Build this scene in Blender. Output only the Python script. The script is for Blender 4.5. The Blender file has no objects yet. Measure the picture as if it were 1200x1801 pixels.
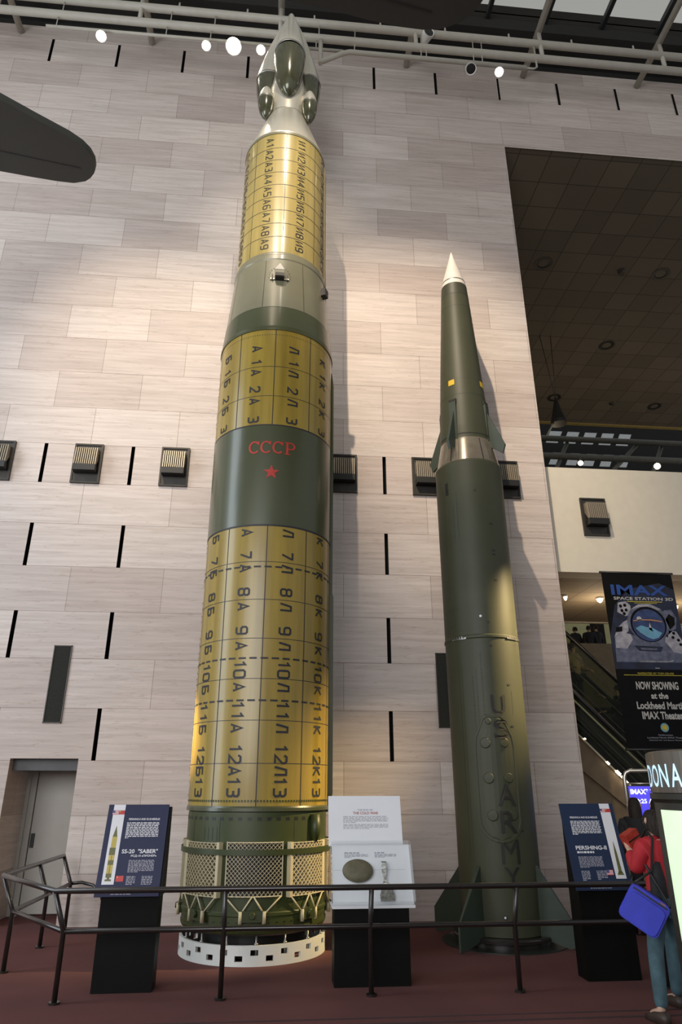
import bpy, bmesh, math, random
from math import sin, cos, pi, radians as rad, atan2, sqrt
from mathutils import Vector, Matrix, Quaternion
random.seed(7)
SC = bpy.context.scene
COL = SC.collection

# ------------------------------------------------------------------ camera
EYE = 1.80
cd = bpy.data.cameras.new('camera')
cd.sensor_fit = 'VERTICAL'; cd.sensor_height = 36.0; cd.sensor_width = 24.0
cd.lens = 1191.2 / 1801.0 * 36.0
cd.clip_start = 0.05; cd.clip_end = 200
cam = bpy.data.objects.new('camera', cd); COL.objects.link(cam)
cam.location = (0, 0, EYE)
cam.rotation_euler = (rad(90 + 22.05), 0, rad(-5.147))
SC.camera = cam

# ------------------------------------------------------------------ world, view
w = bpy.data.worlds.new('world'); SC.world = w; w.use_nodes = True
bg = w.node_tree.nodes['Background']
bg.inputs[0].default_value = (0.92, 0.96, 1.0, 1); bg.inputs[1].default_value = 0.40
vs = SC.view_settings
vs.view_transform = 'Standard'; vs.look = 'None'; vs.gamma = 1.0; vs.exposure = 0.0
try: vs.use_curve_mapping = False
except Exception: pass
try: SC.display_settings.display_device = 'sRGB'
except Exception: pass

# ------------------------------------------------------------------ lamps of the hall, daylight and added fill
def aim(o, tgt):
    d = Vector(tgt) - o.location
    o.rotation_euler = d.to_track_quat('-Z', 'Y').to_euler()
def area(name, loc, tgt, sx, sy, e, col=(1, 1, 1)):
    l = bpy.data.lights.new(name, 'AREA'); l.shape = 'RECTANGLE'; l.size = sx; l.size_y = sy
    l.energy = e; l.color = col
    o = bpy.data.objects.new(name, l); COL.objects.link(o); o.location = loc; aim(o, tgt); return o
def spot(name, loc, tgt, e, ang, blend, col, r=0.12):
    l = bpy.data.lights.new(name, 'SPOT'); l.energy = e; l.spot_size = rad(ang); l.spot_blend = blend
    l.color = col; l.shadow_soft_size = r
    o = bpy.data.objects.new(name, l); COL.objects.link(o); o.location = loc; aim(o, tgt); return o
WARM = (1.0, 0.72, 0.45); HALO = (1.0, 0.82, 0.62)
area('daylight_facade', (-9.5, -10.8, 7.0), (-1.5, 10, 6), 16, 9, 2900, (0.97, 0.97, 1.0))
area('daylight_side_window', (-11.5, 5.7, 7.0), (-0.5, 9.3, 5), 3.6, 13, 900, (0.80, 0.90, 1.0))
spot('truss_spot', (-2.6, -0.5, 17.6), (3.1, 11.08, 8.8), 11500, 30, 1.0, HALO, 0.12)
spot('truss_spot', (-5.0, 0.5, 17.6), (-2.5, 11.08, 8.8), 6800, 27, 1.0, HALO, 0.14)
spot('truss_spot', (0.1, 3.6, 17.8), (-0.2, 9.5, 13.2), 1300, 30, 0.9, (1.0, 0.88, 0.72), 0.2)
spot('truss_spot', (0.3, 1.0, 17.8), (-0.2, 9.5, 11.0), 1000, 24, 0.9, (1.0, 0.88, 0.72), 0.2)
spot('side_spot', (-5.0, 9.7, 4.9), (-0.9, 9.55, 2.35), 7500, 14.5, 0.9, (1.0, 0.70, 0.30), 0.06)  # unseen warm spots, raised at the sides for the yellow glow on the missiles
spot('side_spot', (8.4, 8.6, 7.4), (3.3, 9.5, 3.5), 9000, 22, 0.9, (1.0, 0.74, 0.36), 0.06)

def bulb(name, loc, e, col=(1.0, 0.80, 0.55), r=0.15):
    l = bpy.data.lights.new(name, 'POINT'); l.energy = e; l.color = col; l.shadow_soft_size = r
    o = bpy.data.objects.new(name, l); COL.objects.link(o); o.location = loc; return o
for p in ((6.54, 13.09, 4.9), (8.42, 13.5, 4.9), (11.0, 13.2, 4.9)): bulb('balcony_lamp', p, 24)
for p in ((9.0, 20.0, 12.0), (14.0, 20.0, 12.0)): bulb('gallery_fill', p, 45)  # unseen fill lights added to lift the dark gallery ceiling

# ------------------------------------------------------------------ materials
MATS = {}
def nt(name):
    m = bpy.data.materials.new(name); m.use_nodes = True
    return m, m.node_tree, m.node_tree.nodes['Principled BSDF']
def mat(name, col, rough=0.5, metal=0.0, var=0.12, scale=6.0, spec=0.5, coat=0.0, emit=None, estr=0.0, stretch=(1, 1, 1), bump=0.0, col2=None, detail=4):
    m, t, b = nt(name)
    n = t.nodes; L = t.links
    tc = n.new('ShaderNodeTexCoord'); mp = n.new('ShaderNodeMapping'); mp.inputs['Scale'].default_value = stretch
    L.new(tc.outputs['Object'], mp.inputs['Vector'])
    nz = n.new('ShaderNodeTexNoise'); nz.inputs['Scale'].default_value = scale; nz.inputs['Detail'].default_value = detail
    L.new(mp.outputs[0], nz.inputs['Vector'])
    mx = n.new('ShaderNodeMix'); mx.data_type = 'RGBA'
    if col2 is None: a = [c * (1 - var) for c in col]; c2 = [min(1, c * (1 + var)) for c in col]
    else: a, c2 = col, col2
    mx.inputs[6].default_value = (*a, 1); mx.inputs[7].default_value = (*c2, 1)
    rmp = n.new('ShaderNodeMapRange'); rmp.inputs[1].default_value = 0.3; rmp.inputs[2].default_value = 0.7
    L.new(nz.outputs[0], rmp.inputs[0]); L.new(rmp.outputs[0], mx.inputs[0])
    L.new(mx.outputs[2], b.inputs['Base Color'])
    b.inputs['Roughness'].default_value = rough; b.inputs['Metallic'].default_value = metal
    b.inputs['Specular IOR Level'].default_value = spec; b.inputs['Coat Weight'].default_value = coat
    b.inputs['Coat Roughness'].default_value = 0.15
    if emit:
        b.inputs['Emission Color'].default_value = (*emit, 1); b.inputs['Emission Strength'].default_value = estr
    if bump:
        bp = n.new('ShaderNodeBump'); bp.inputs['Strength'].default_value = bump; bp.inputs['Distance'].default_value = 0.02
        L.new(nz.outputs[0], bp.inputs['Height']); L.new(bp.outputs[0], b.inputs['Normal'])
    MATS[name] = m
    return m

WY = 11.084            # wall plane
S, CH = 1.5076, 0.7538  # slab length, course height
X0, Z0 = -4.235, 7.433  # joint grid of the slit columns and the vent course

def marble():
    m, t, b = nt('pink_grey_marble'); n = t.nodes; L = t.links
    tc = n.new('ShaderNodeTexCoord'); sp = n.new('ShaderNodeSeparateXYZ'); L.new(tc.outputs['Object'], sp.inputs[0])
    def math_(op, a, bv):
        q = n.new('ShaderNodeMath'); q.operation = op
        L.new(a, q.inputs[0])
        if hasattr(bv, 'is_linked'): L.new(bv, q.inputs[1])
        else: q.inputs[1].default_value = bv
        return q.outputs[0]
    xy = math_('ADD', sp.outputs[0], sp.outputs[1])
    u = math_('ADD', xy, -X0 - WY + 30 * S); v = math_('ADD', sp.outputs[2], -Z0 + 20 * CH)
    cb = n.new('ShaderNodeCombineXYZ'); L.new(u, cb.inputs[0]); L.new(v, cb.inputs[1])
    br = n.new('ShaderNodeTexBrick'); L.new(cb.outputs[0], br.inputs['Vector'])
    br.offset = 0.5; br.offset_frequency = 2; br.squash = 1.0
    br.inputs['Scale'].default_value = 1.0; br.inputs['Brick Width'].default_value = S; br.inputs['Row Height'].default_value = CH
    br.inputs['Mortar Size'].default_value = 0.005; br.inputs['Mortar Smooth'].default_value = 0.2; br.inputs['Bias'].default_value = 0.0
    br.inputs['Color1'].default_value = (0.50, 0.428, 0.390, 1); br.inputs['Color2'].default_value = (0.64, 0.575, 0.530, 1)
    br.inputs['Mortar'].default_value = (0.33, 0.275, 0.24, 1)
    # horizontal veins
    mp = n.new('ShaderNodeMapping'); mp.inputs['Scale'].default_value = (0.55, 0.55, 11.0); L.new(tc.outputs['Object'], mp.inputs[0])
    nz = n.new('ShaderNodeTexNoise'); nz.inputs['Scale'].default_value = 1.6; nz.inputs['Detail'].default_value = 7; nz.inputs['Roughness'].default_value = 0.62
    L.new(mp.outputs[0], nz.inputs['Vector'])
    cr = n.new('ShaderNodeValToRGB'); L.new(nz.outputs[0], cr.inputs[0])
    e = cr.color_ramp.elements; e[0].position = 0.30; e[0].color = (0.80, 0.775, 0.75, 1); e[1].position = 0.72; e[1].color = (1.08, 1.07, 1.06, 1)
    mul = n.new('ShaderNodeMix'); mul.data_type = 'RGBA'; mul.blend_type = 'MULTIPLY'; mul.inputs[0].default_value = 1.0
    L.new(br.outputs['Color'], mul.inputs[6]); L.new(cr.outputs[0], mul.inputs[7])
    # sharp thin veins
    mp2 = n.new('ShaderNodeMapping'); mp2.inputs['Scale'].default_value = (0.35, 0.35, 5.0); L.new(tc.outputs['Object'], mp2.inputs[0])
    wv = n.new('ShaderNodeTexNoise'); wv.inputs['Scale'].default_value = 2.4; wv.inputs['Detail'].default_value = 5; L.new(mp2.outputs[0], wv.inputs['Vector'])
    c2 = n.new('ShaderNodeValToRGB'); L.new(wv.outputs[0], c2.inputs[0]); e = c2.color_ramp.elements
    e[0].position = 0.488; e[0].color = (1, 1, 1, 1); e[1].position = 0.512; e[1].color = (1, 1, 1, 1)
    x = c2.color_ramp.elements.new(0.5); x.color = (0.80, 0.74, 0.70, 1)
    m2 = n.new('ShaderNodeMix'); m2.data_type = 'RGBA'; m2.blend_type = 'MULTIPLY'; m2.inputs[0].default_value = 0.8
    L.new(mul.outputs[2], m2.inputs[6]); L.new(c2.outputs[0], m2.inputs[7])
    L.new(m2.outputs[2], b.inputs['Base Color']); b.inputs['Roughness'].default_value = 0.55
    b.inputs['Specular IOR Level'].default_value = 0.3
    return m
MARBLE = marble()

def tiles(name, c1, c2, mortar, size, rough=0.8):
    m, t, b = nt(name); n = t.nodes; L = t.links
    tc = n.new('ShaderNodeTexCoord')
    br = n.new('ShaderNodeTexBrick'); L.new(tc.outputs['Object'], br.inputs['Vector'])
    br.offset = 0.0; br.inputs['Scale'].default_value = 1.0
    br.inputs['Brick Width'].default_value = size; br.inputs['Row Height'].default_value = size
    br.inputs['Mortar Size'].default_value = 0.012; br.inputs['Color1'].default_value = (*c1, 1); br.inputs['Color2'].default_value = (*c2, 1)
    br.inputs['Mortar'].default_value = (*mortar, 1)
    L.new(br.outputs['Color'], b.inputs['Base Color']); b.inputs['Roughness'].default_value = rough
    return m
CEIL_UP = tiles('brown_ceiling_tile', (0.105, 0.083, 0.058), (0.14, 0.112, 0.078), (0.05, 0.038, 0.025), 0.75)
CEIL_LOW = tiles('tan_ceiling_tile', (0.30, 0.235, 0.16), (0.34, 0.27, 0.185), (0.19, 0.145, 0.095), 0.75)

def carpet():
    m, t, b = nt('maroon_carpet'); n = t.nodes; L = t.links
    tc = n.new('ShaderNodeTexCoord')
    nz = n.new('ShaderNodeTexNoise'); nz.inputs['Scale'].default_value = 260; nz.inputs['Detail'].default_value = 3
    L.new(tc.outputs['Object'], nz.inputs['Vector'])
    n2 = n.new('ShaderNodeTexNoise'); n2.inputs['Scale'].default_value = 1.1; n2.inputs['Detail'].default_value = 3
    L.new(tc.outputs['Object'], n2.inputs['Vector'])
    cr = n.new('ShaderNodeValToRGB'); L.new(nz.outputs[0], cr.inputs[0]); e = cr.color_ramp.elements
    e[0].position = 0.3; e[0].color = (0.092, 0.040, 0.039, 1); e[1].position = 0.7; e[1].color = (0.18, 0.082, 0.074, 1)
    c2 = n.new('ShaderNodeValToRGB'); L.new(n2.outputs[0], c2.inputs[0]); e = c2.color_ramp.elements
    e[0].position = 0.3; e[0].color = (0.86, 0.86, 0.9, 1); e[1].position = 0.7; e[1].color = (1.1, 1.08, 1.05, 1)
    mx = n.new('ShaderNodeMix'); mx.data_type = 'RGBA'; mx.blend_type = 'MULTIPLY'; mx.inputs[0].default_value = 1
    L.new(cr.outputs[0], mx.inputs[6]); L.new(c2.outputs[0], mx.inputs[7]); L.new(mx.outputs[2], b.inputs['Base Color'])
    b.inputs['Roughness'].default_value = 0.95; b.inputs['Specular IOR Level'].default_value = 0.1
    bp = n.new('ShaderNodeBump'); bp.inputs['Strength'].default_value = 0.4; bp.inputs['Distance'].default_value = 0.01
    L.new(nz.outputs[0], bp.inputs['Height']); L.new(bp.outputs[0], b.inputs['Normal'])
    return m
CARPET = carpet()

def glass(name, tint, transp, rough=0.05):
    m, t, b = nt(name); n = t.nodes; L = t.links
    tr = n.new('ShaderNodeBsdfTransparent'); tr.inputs[0].default_value = (*tint, 1)
    gl = n.new('ShaderNodeBsdfGlossy'); gl.inputs['Roughness'].default_value = rough; gl.inputs[0].default_value = (0.9, 0.9, 0.9, 1)
    lw = n.new('ShaderNodeLayerWeight'); lw.inputs[0].default_value = 0.5
    fr = n.new('ShaderNodeMath'); fr.operation = 'POWER'; fr.inputs[1].default_value = 4.0; L.new(lw.outputs['Facing'], fr.inputs[0])
    nz = n.new('ShaderNodeTexNoise'); nz.inputs['Scale'].default_value = 3.0
    k = n.new('ShaderNodeMath'); k.operation = 'MULTIPLY_ADD'; k.inputs[1].default_value = 0.04; L.new(nz.outputs[0], k.inputs[0]); L.new(fr.outputs[0], k.inputs[2])
    k2 = n.new('ShaderNodeMath'); k2.operation = 'MULTIPLY'; k2.inputs[1].default_value = transp; L.new(k.outputs[0], k2.inputs[0])
    mx = n.new('ShaderNodeMixShader'); L.new(k2.outputs[0], mx.inputs[0]); L.new(tr.outputs[0], mx.inputs[1]); L.new(gl.outputs[0], mx.inputs[2])
    L.new(mx.outputs[0], n['Material Output'].inputs[0])
    return m
ACRYLIC = glass('clear_acrylic', (0.97, 0.98, 0.98), 1.0)
SKYGLASS = glass('skylight_glass', (0.96, 0.94, 0.90), 0.5, 0.2)

BLACK = mat('black_paint', (0.012, 0.012, 0.011), 0.45)
INK = mat('stencil_ink', (0.016, 0.017, 0.024), 0.55)
SLIT = mat('dark_slit_metal', (0.012, 0.013, 0.011), 0.8)  # dark lining of the wall slits
BRONZE = mat('dark_bronze_metal', (0.050, 0.046, 0.040), 0.45, 0.5)
RIB = mat('bronze_rib_metal', (0.36, 0.31, 0.235), 0.4, 0.35)
GRILLE = mat('dark_grille_metal', (0.030, 0.031, 0.026), 0.8, 0.0, scale=60, spec=0.2)
BEIGE = mat('cream_plaster', (0.62, 0.57, 0.46), 0.8, var=0.03)
DARKWALL = mat('dark_soffit', (0.016, 0.015, 0.013), 0.9)
PIPE = mat('cream_pipe_paint', (0.42, 0.40, 0.335), 0.5, var=0.05)
MULL = mat('dark_mullion_metal', (0.022, 0.024, 0.022), 0.5)
DOORP = mat('grey_door_paint', (0.42, 0.40, 0.35), 0.45, var=0.03)
DOORD = mat('dark_grey_door_head', (0.062, 0.064, 0.066), 0.5)
YEL1 = mat('wound_fibre_yellow', (0.235, 0.160, 0.020), 0.34, coat=0.3, stretch=(1.6, 1.6, 0.10), scale=5.5, col2=(0.345, 0.243, 0.036), detail=6)
YEL2 = mat('wound_fibre_ochre', (0.29, 0.225, 0.065), 0.30, coat=0.5, stretch=(2, 2, 0.16), scale=5, col2=(0.40, 0.31, 0.10), detail=6)
GRN = mat('olive_band_paint', (0.058, 0.066, 0.028), 0.33, coat=0.3, var=0.08, scale=2)
GRNT = mat('tail_green_paint', (0.038, 0.050, 0.011), 0.45, var=0.12, scale=3)
GRNL = mat('pale_olive_paint', (0.185, 0.175, 0.110), 0.36, coat=0.3, var=0.08, scale=2)
RED = mat('red_paint', (0.46, 0.035, 0.022), 0.5)
CREAM = mat('cream_fin_paint', (0.56, 0.49, 0.31), 0.5, var=0.06)
WHITE = mat('white_paint', (0.70, 0.71, 0.66), 0.5, var=0.03)
NOSE = mat('bare_alloy', (0.72, 0.68, 0.57), 0.28, 0.6, var=0.06, scale=2)
OLIVG = mat('glossy_dark_olive', (0.070, 0.072, 0.040), 0.16, 0.25, coat=0.6, var=0.15, scale=2)
STEEL = mat('worn_steel', (0.32, 0.31, 0.28), 0.35, 0.8)
PGRN = mat('army_green_paint', (0.047, 0.050, 0.027), 0.5, var=0.08, scale=2.2, spec=0.35)
PFIN = mat('fin_green_paint', (0.031, 0.044, 0.030), 0.5, var=0.08)
PNOSE = mat('nose_white_paint', (0.62, 0.58, 0.52), 0.5, var=0.08, scale=3)
PRING = mat('adapter_brown_skin', (0.17, 0.145, 0.105), 0.25, 0.25, var=0.15, coat=0.4)
PINK = mat('faded_army_ink', (0.012, 0.0105, 0.007), 0.6)
PLINE = mat('panel_line_green', (0.026, 0.033, 0.019), 0.6)
SIGNY = mat('yellow_square_paint', (0.62, 0.40, 0.02), 0.5)
RAILM = mat('black_rail_enamel', (0.022, 0.018, 0.016), 0.28, 0.3, coat=0.3)
NAVY = mat('navy_print', (0.026, 0.030, 0.072), 0.5, var=0.04, spec=0.2)
NAVYR = mat('blue_print', (0.017, 0.030, 0.068), 0.5, var=0.04, spec=0.2)
PRWHITE = mat('white_print', (0.72, 0.72, 0.74), 0.5, var=0.02)
PRGREY = mat('grey_print', (0.33, 0.33, 0.38), 0.5, var=0.02)
PRRED = mat('red_print', (0.50, 0.03, 0.03), 0.5)
PRBLUE = mat('flag_blue_print', (0.06, 0.06, 0.20), 0.5)
PRYEL = mat('yellow_print', (0.52, 0.40, 0.07), 0.5)
PROLV = mat('olive_print', (0.12, 0.12, 0.03), 0.5)
PLINTH = mat('black_laminate', (0.004, 0.004, 0.0035), 0.5, spec=0.12)
BOARD = mat('white_board', (0.74, 0.76, 0.78), 0.5, var=0.015)
DISC = mat('olive_brown_cast', (0.125, 0.110, 0.065), 0.6, var=0.2, scale=14)
SCRAP = mat('torn_alloy', (0.16, 0.16, 0.14), 0.4, 0.6, scale=26, col2=(0.42, 0.41, 0.36))
WINGM = mat('grey_wing_paint', (0.045, 0.046, 0.038), 0.55, var=0.06, scale=1.2)
LAMPW = mat('white_lamp_enamel', (0.70, 0.70, 0.66), 0.4)
def glow(name, col, s): return mat(name, col, 0.4, emit=col, estr=s)
LIT = glow('lit_lamp_face', (1.0, 0.90, 0.72), 60)
LITS = glow('lit_small_lamp', (1.0, 0.90, 0.72), 22)
LITC = glow('lit_lamp_and_glint', (1.0, 0.88, 0.66), 4)
MINT = glow('backlit_mint_acrylic', (0.57, 0.76, 0.50), 0.78)
SCREENB = glow('lit_blue_screen', (0.060, 0.045, 0.62), 1.1)
SCREENW = glow('lit_white_text', (0.80, 0.84, 1.0), 1.4)
DONT = glow('lit_pale_blue_letter', (0.50, 0.72, 0.86), 0.75)
GOLD = mat('gold_lit_edge', (0.50, 0.36, 0.12), 0.4, 0.4)  # warm light on the far ceiling edge, painted in as gold
TUBEM = mat('brushed_steel_tube', (0.62, 0.58, 0.50), 0.3, 0.8)
KBAND = mat('brushed_dark_steel', (0.10, 0.095, 0.082), 0.35, 0.6, stretch=(9, 9, 0.3), scale=4, col2=(0.22, 0.20, 0.17))
KBODY = mat('kiosk_black', (0.014, 0.016, 0.012), 0.4)
ESCD = glass('escalator_tinted_glass', (0.66, 0.68, 0.56), 0.6)
ESCB = mat('escalator_black', (0.008, 0.008, 0.007), 0.4)
ESCT = mat('escalator_tan_cladding', (0.20, 0.145, 0.085), 0.5, 0.1)
ESCS = mat('escalator_steel_strip', (0.60, 0.52, 0.38), 0.28, 0.9)
FARWALL = mat('far_lit_plaster', (0.30, 0.29, 0.16), 0.8, emit=(0.30, 0.29, 0.15), estr=0.22)  # light on the far wall put in as a faint plaster glow
SKYP = mat('far_skylight_pane', (0.35, 0.36, 0.36), 0.6, emit=(0.5, 0.52, 0.52), estr=0.20)
PIPED = mat('dull_truss_paint', (0.10, 0.095, 0.075), 0.6)
SKIN = mat('skin', (0.52, 0.33, 0.24), 0.55, var=0.06)
HAIR = mat('dark_hair', (0.020, 0.014, 0.010), 0.6, scale=70, stretch=(1, 1, 0.12), var=0.5, bump=0.7, spec=0.25)
JRED = mat('red_jacket_cloth', (0.42, 0.018, 0.026), 0.75, var=0.12, scale=9)
JBLK = mat('black_cloth', (0.013, 0.013, 0.015), 0.8, scale=14)
JEAN = mat('faded_denim', (0.055, 0.105, 0.125), 0.85, var=0.25, scale=12)
SHOE = mat('brown_shoe_leather', (0.045, 0.030, 0.022), 0.5)
BAGB = mat('blue_bag_nylon', (0.036, 0.050, 0.52), 0.6, var=0.12, scale=10)
REDP = mat('red_case_cloth', (0.36, 0.03, 0.015), 0.6, scale=20, var=0.3)
PALE = mat('pale_shirt_cloth', (0.30, 0.25, 0.19), 0.8)
BANK = mat('banner_black', (0.006, 0.006, 0.006), 0.7, spec=0.1)
BANB = mat('banner_blue_letter', (0.012, 0.055, 0.24), 0.6)
BANBL = mat('banner_deep_blue', (0.008, 0.012, 0.035), 0.6, scale=5, var=0.5)
BANS = mat('banner_suit_grey', (0.20, 0.20, 0.24), 0.6, scale=12, col2=(0.38, 0.37, 0.40))
BANSD = mat('banner_suit_shade', (0.05, 0.06, 0.10), 0.6, scale=10, col2=(0.13, 0.14, 0.20))
BANV = mat('banner_visor', (0.015, 0.020, 0.07), 0.5, scale=7, col2=(0.03, 0.06, 0.17))
BANC = mat('banner_cyan', (0.12, 0.30, 0.42), 0.6)
BANO = mat('banner_orange', (0.42, 0.19, 0.07), 0.6)

# ------------------------------------------------------------------ mesh builder
def V(*a): return Vector(a)
class MB:
    def __init__(s): s.v = []; s.f = []; s.m = []; s.s = []
    def add(s, vs, fs, m=0, sm=False):
        o = len(s.v); s.v += [tuple(x) for x in vs]
        for f in fs: s.f.append([i + o for i in f]); s.m.append(m); s.s.append(sm)
    def box(s, x0, x1, y0, y1, z0, z1, m=0):
        s.add([(x0, y0, z0), (x1, y0, z0), (x1, y1, z0), (x0, y1, z0), (x0, y0, z1), (x1, y0, z1), (x1, y1, z1), (x0, y1, z1)],
              [(0, 3, 2, 1), (4, 5, 6, 7), (0, 1, 5, 4), (1, 2, 6, 5), (2, 3, 7, 6), (3, 0, 4, 7)], m)
    def obox(s, c, ax, ay, az, m=0):
        c = Vector(c); ax, ay, az = Vector(ax), Vector(ay), Vector(az)
        vs = [c + ax * i + ay * j + az * k for k in (-1, 1) for i, j in ((-1, -1), (1, -1), (1, 1), (-1, 1))]
        s.add(vs, [(0, 3, 2, 1), (4, 5, 6, 7), (0, 1, 5, 4), (1, 2, 6, 5), (2, 3, 7, 6), (3, 0, 4, 7)], m)
    def prism(s, poly, vec, m=0, sm=False):
        n = len(poly); vec = Vector(vec); a = [Vector(p) for p in poly]; b = [p + vec for p in a]
        s.add(a + b, [tuple(range(n))[::-1], tuple(range(n, 2 * n))], m)
        s.add(a + b, [(i, (i + 1) % n, n + (i + 1) % n, n + i) for i in range(n)], m, sm)
    def tube(s, pts, r, m=0, sides=10, caps=True, closed=False, sm=True):
        pts = [Vector(p) for p in pts]; n = len(pts)
        rs = r if isinstance(r, (list, tuple)) else [r] * n
        tan = []
        for i in range(n):
            if closed: t = pts[(i + 1) % n] - pts[i - 1]
            else: t = pts[min(i + 1, n - 1)] - pts[max(i - 1, 0)]
            tan.append(t.normalized() if t.length > 1e-9 else Vector((0, 0, 1)))
        t0 = tan[0]; ref = Vector((0, 0, 1)) if abs(t0.z) < 0.9 else Vector((1, 0, 0))
        nrm = t0.cross(ref).normalized(); vs = []
        for i in range(n):
            if i: 
                q = tan[i - 1].rotation_difference(tan[i]); nrm = q @ nrm
            bn = tan[i].cross(nrm).normalized()
            for k in range(sides):
                a = 2 * pi * (k + 0.5) / sides
                vs.append(pts[i] + (nrm * cos(a) + bn * sin(a)) * rs[i])
        fs = []
        for i in range(n if closed else n - 1):
            j = (i + 1) % n
            for k in range(sides):
                k2 = (k + 1) % sides
                fs.append((i * sides + k, i * sides + k2, j * sides + k2, j * sides + k))
        s.add(vs, fs, m, sm)
        if caps and not closed:
            o = len(s.v) - len(vs)
            s.f.append([o + k for k in range(sides)][::-1]); s.m.append(m); s.s.append(False)
            s.f.append([o + (n - 1) * sides + k for k in range(sides)]); s.m.append(m); s.s.append(False)
    def lathe(s, prof, c=(0, 0), seg=96, m=0, t0=None, t1=None, shared=False, cap0=False, cap1=False, M=None):
        """profile of (radius, z) turned about a vertical axis; angle t: 0 faces -Y, grows towards +X"""
        full = t0 is None
        a0, a1 = (0, 2 * pi) if full else (rad(t0), rad(t1))
        N = seg if full else max(2, int(seg * abs(a1 - a0) / (2 * pi)))
        cols = N if full else N + 1
        tr = (lambda p: M @ p) if M else (lambda p: p)
        def ring(r, z): return [tr(V(c[0] + r * sin(a0 + (a1 - a0) * k / N), c[1] - r * cos(a0 + (a1 - a0) * k / N), z)) for k in range(cols)]
        segs = [prof] if shared else [prof[i:i + 2] for i in range(len(prof) - 1)]
        for pr in segs:
            vs = []; fs = []
            for r, z in pr: vs += ring(max(r, 1e-4), z)
            for i in range(len(pr) - 1):
                for k in range(N):
                    k2 = (k + 1) % cols
                    fs.append((i * cols + k, i * cols + k2, (i + 1) * cols + k2, (i + 1) * cols + k))
            s.add(vs, fs, m, True)
        if cap0: s.add(ring(*prof[0]), [tuple(range(cols))], m)
        if cap1: s.add(ring(*prof[-1]), [tuple(range(cols))], m)
    def band(s, c, R, z0, z1, t0, t1, m, seg=120, R1=None):
        s.lathe([(R, z0), (R if R1 is None else R1, z1)], c, seg, m, t0, t1)
    def flat(s, fn, vs2, fs, m): s.add([fn(x, y) for x, y in vs2], fs, m)
    def quad(s, fn, u0, u1, v0, v1, m): s.add([fn(u0, v0), fn(u1, v0), fn(u1, v1), fn(u0, v1)], [(0, 1, 2, 3)], m)
    def poly(s, fn, pts, m): s.add([fn(*p) for p in pts], [tuple(range(len(pts)))], m)
    def disc(s, fn, u, v, ru, rv, m, n=24): s.poly(fn, [(u + ru * cos(2 * pi * k / n), v + rv * sin(2 * pi * k / n)) for k in range(n)], m)

def build(name, mb, mats, parent=None, recalc=True):
    me = bpy.data.meshes.new(name); me.from_pydata(mb.v, [], mb.f)
    mats = mats if isinstance(mats, (list, tuple)) else [mats]
    for m in mats: me.materials.append(m)
    me.polygons.foreach_set('material_index', mb.m); me.polygons.foreach_set('use_smooth', mb.s)
    if recalc:
        bm = bmesh.new(); bm.from_mesh(me); bmesh.ops.recalc_face_normals(bm, faces=bm.faces); bm.to_mesh(me); bm.free()
    me.update()
    o = bpy.data.objects.new(name, me); COL.objects.link(o)
    if parent:
        o.parent = parent
        if not parent.get('_local'):
            o.location = -Vector(absloc(parent))
    return o
def absloc(p):
    v = Vector(p.location)
    if p.parent: v = v + Vector(absloc(p.parent))
    return v
def tag(o, label=None, cat=None, group=None, kind=None):
    if label: o['label'] = label
    if cat: o['category'] = cat
    if group: o['group'] = group
    if kind: o['kind'] = kind
    return o
def thing(name, label, cat, loc, group=None, local=False, rz=0.0):
    o = bpy.data.objects.new(name, None); o.empty_display_size = 0.1; COL.objects.link(o); o.location = loc
    if local: o['_local'] = 1
    o.rotation_euler = (0, 0, rz)
    return tag(o, label, cat, group)
def copy_tree(o, parent=None):
    c = o.copy(); COL.objects.link(c)
    if parent: c.parent = parent
    for ch in list(o.children): copy_tree(ch, c)
    return c
def struct(name, mb, mats): return tag(build(name, mb, mats), kind='structure')

# ------------------------------------------------------------------ lettering
G = {
 '0': [[(0, .12), (.12, 0), (.48, 0), (.6, .12), (.6, .88), (.48, 1), (.12, 1), (0, .88), (0, .12)]],
 '1': [[(.12, .78), (.36, 1), (.36, 0)]],
 '2': [[(0, .80), (.12, 1), (.48, 1), (.6, .86), (.6, .62), (0, .0), (.6, 0)]],
 '3': [[(0, 1), (.48, 1), (.6, .88), (.6, .64), (.46, .53), (.2, .53)], [(.46, .53), (.6, .40), (.6, .12), (.48, 0), (0, 0)]],
 '4': [[(.45, 0), (.45, 1), (0, .32), (.6, .32)]],
 '5': [[(.6, 1), (0, 1), (0, .56), (.48, .56), (.6, .44), (.6, .12), (.48, 0), (0, 0)]],
 '6': [[(.6, 1), (.12, 1), (0, .86), (0, .12), (.12, 0), (.48, 0), (.6, .12), (.6, .44), (.48, .56), (0, .56)]],
 '7': [[(0, 1), (.6, 1), (.6, .86), (.24, 0)]],
 '8': [[(.12, .53), (0, .66), (0, .88), (.12, 1), (.48, 1), (.6, .88), (.6, .66), (.48, .53), (.12, .53), (0, .40), (0, .12), (.12, 0), (.48, 0), (.6, .12), (.6, .40), (.48, .53)]],
 '9': [[(0, 0), (.48, 0), (.6, .14), (.6, .88), (.48, 1), (.12, 1), (0, .88), (0, .56), (.12, .44), (.6, .44)]],
 'А': [[(0, 0), (.3, 1), (.6, 0)], [(.12, .3), (.48, .3)]],
 'Б': [[(.56, 1), (0, 1), (0, 0), (.46, 0), (.6, .12), (.6, .42), (.46, .54), (0, .54)]],
 'В': [[(0, 0), (0, 1), (.44, 1), (.56, .88), (.56, .66), (.44, .54), (0, .54)], [(.44, .54), (.6, .42), (.6, .12), (.46, 0), (0, 0)]],
 'Л': [[(0, 0), (.22, 1), (.6, 1), (.6, 0)]],
 'К': [[(0, 0), (0, 1)], [(.58, 1), (.05, .5), (.6, 0)]],
 'И': [[(0, 1), (0, 0), (.6, 1), (.6, 0)]],
}
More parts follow.
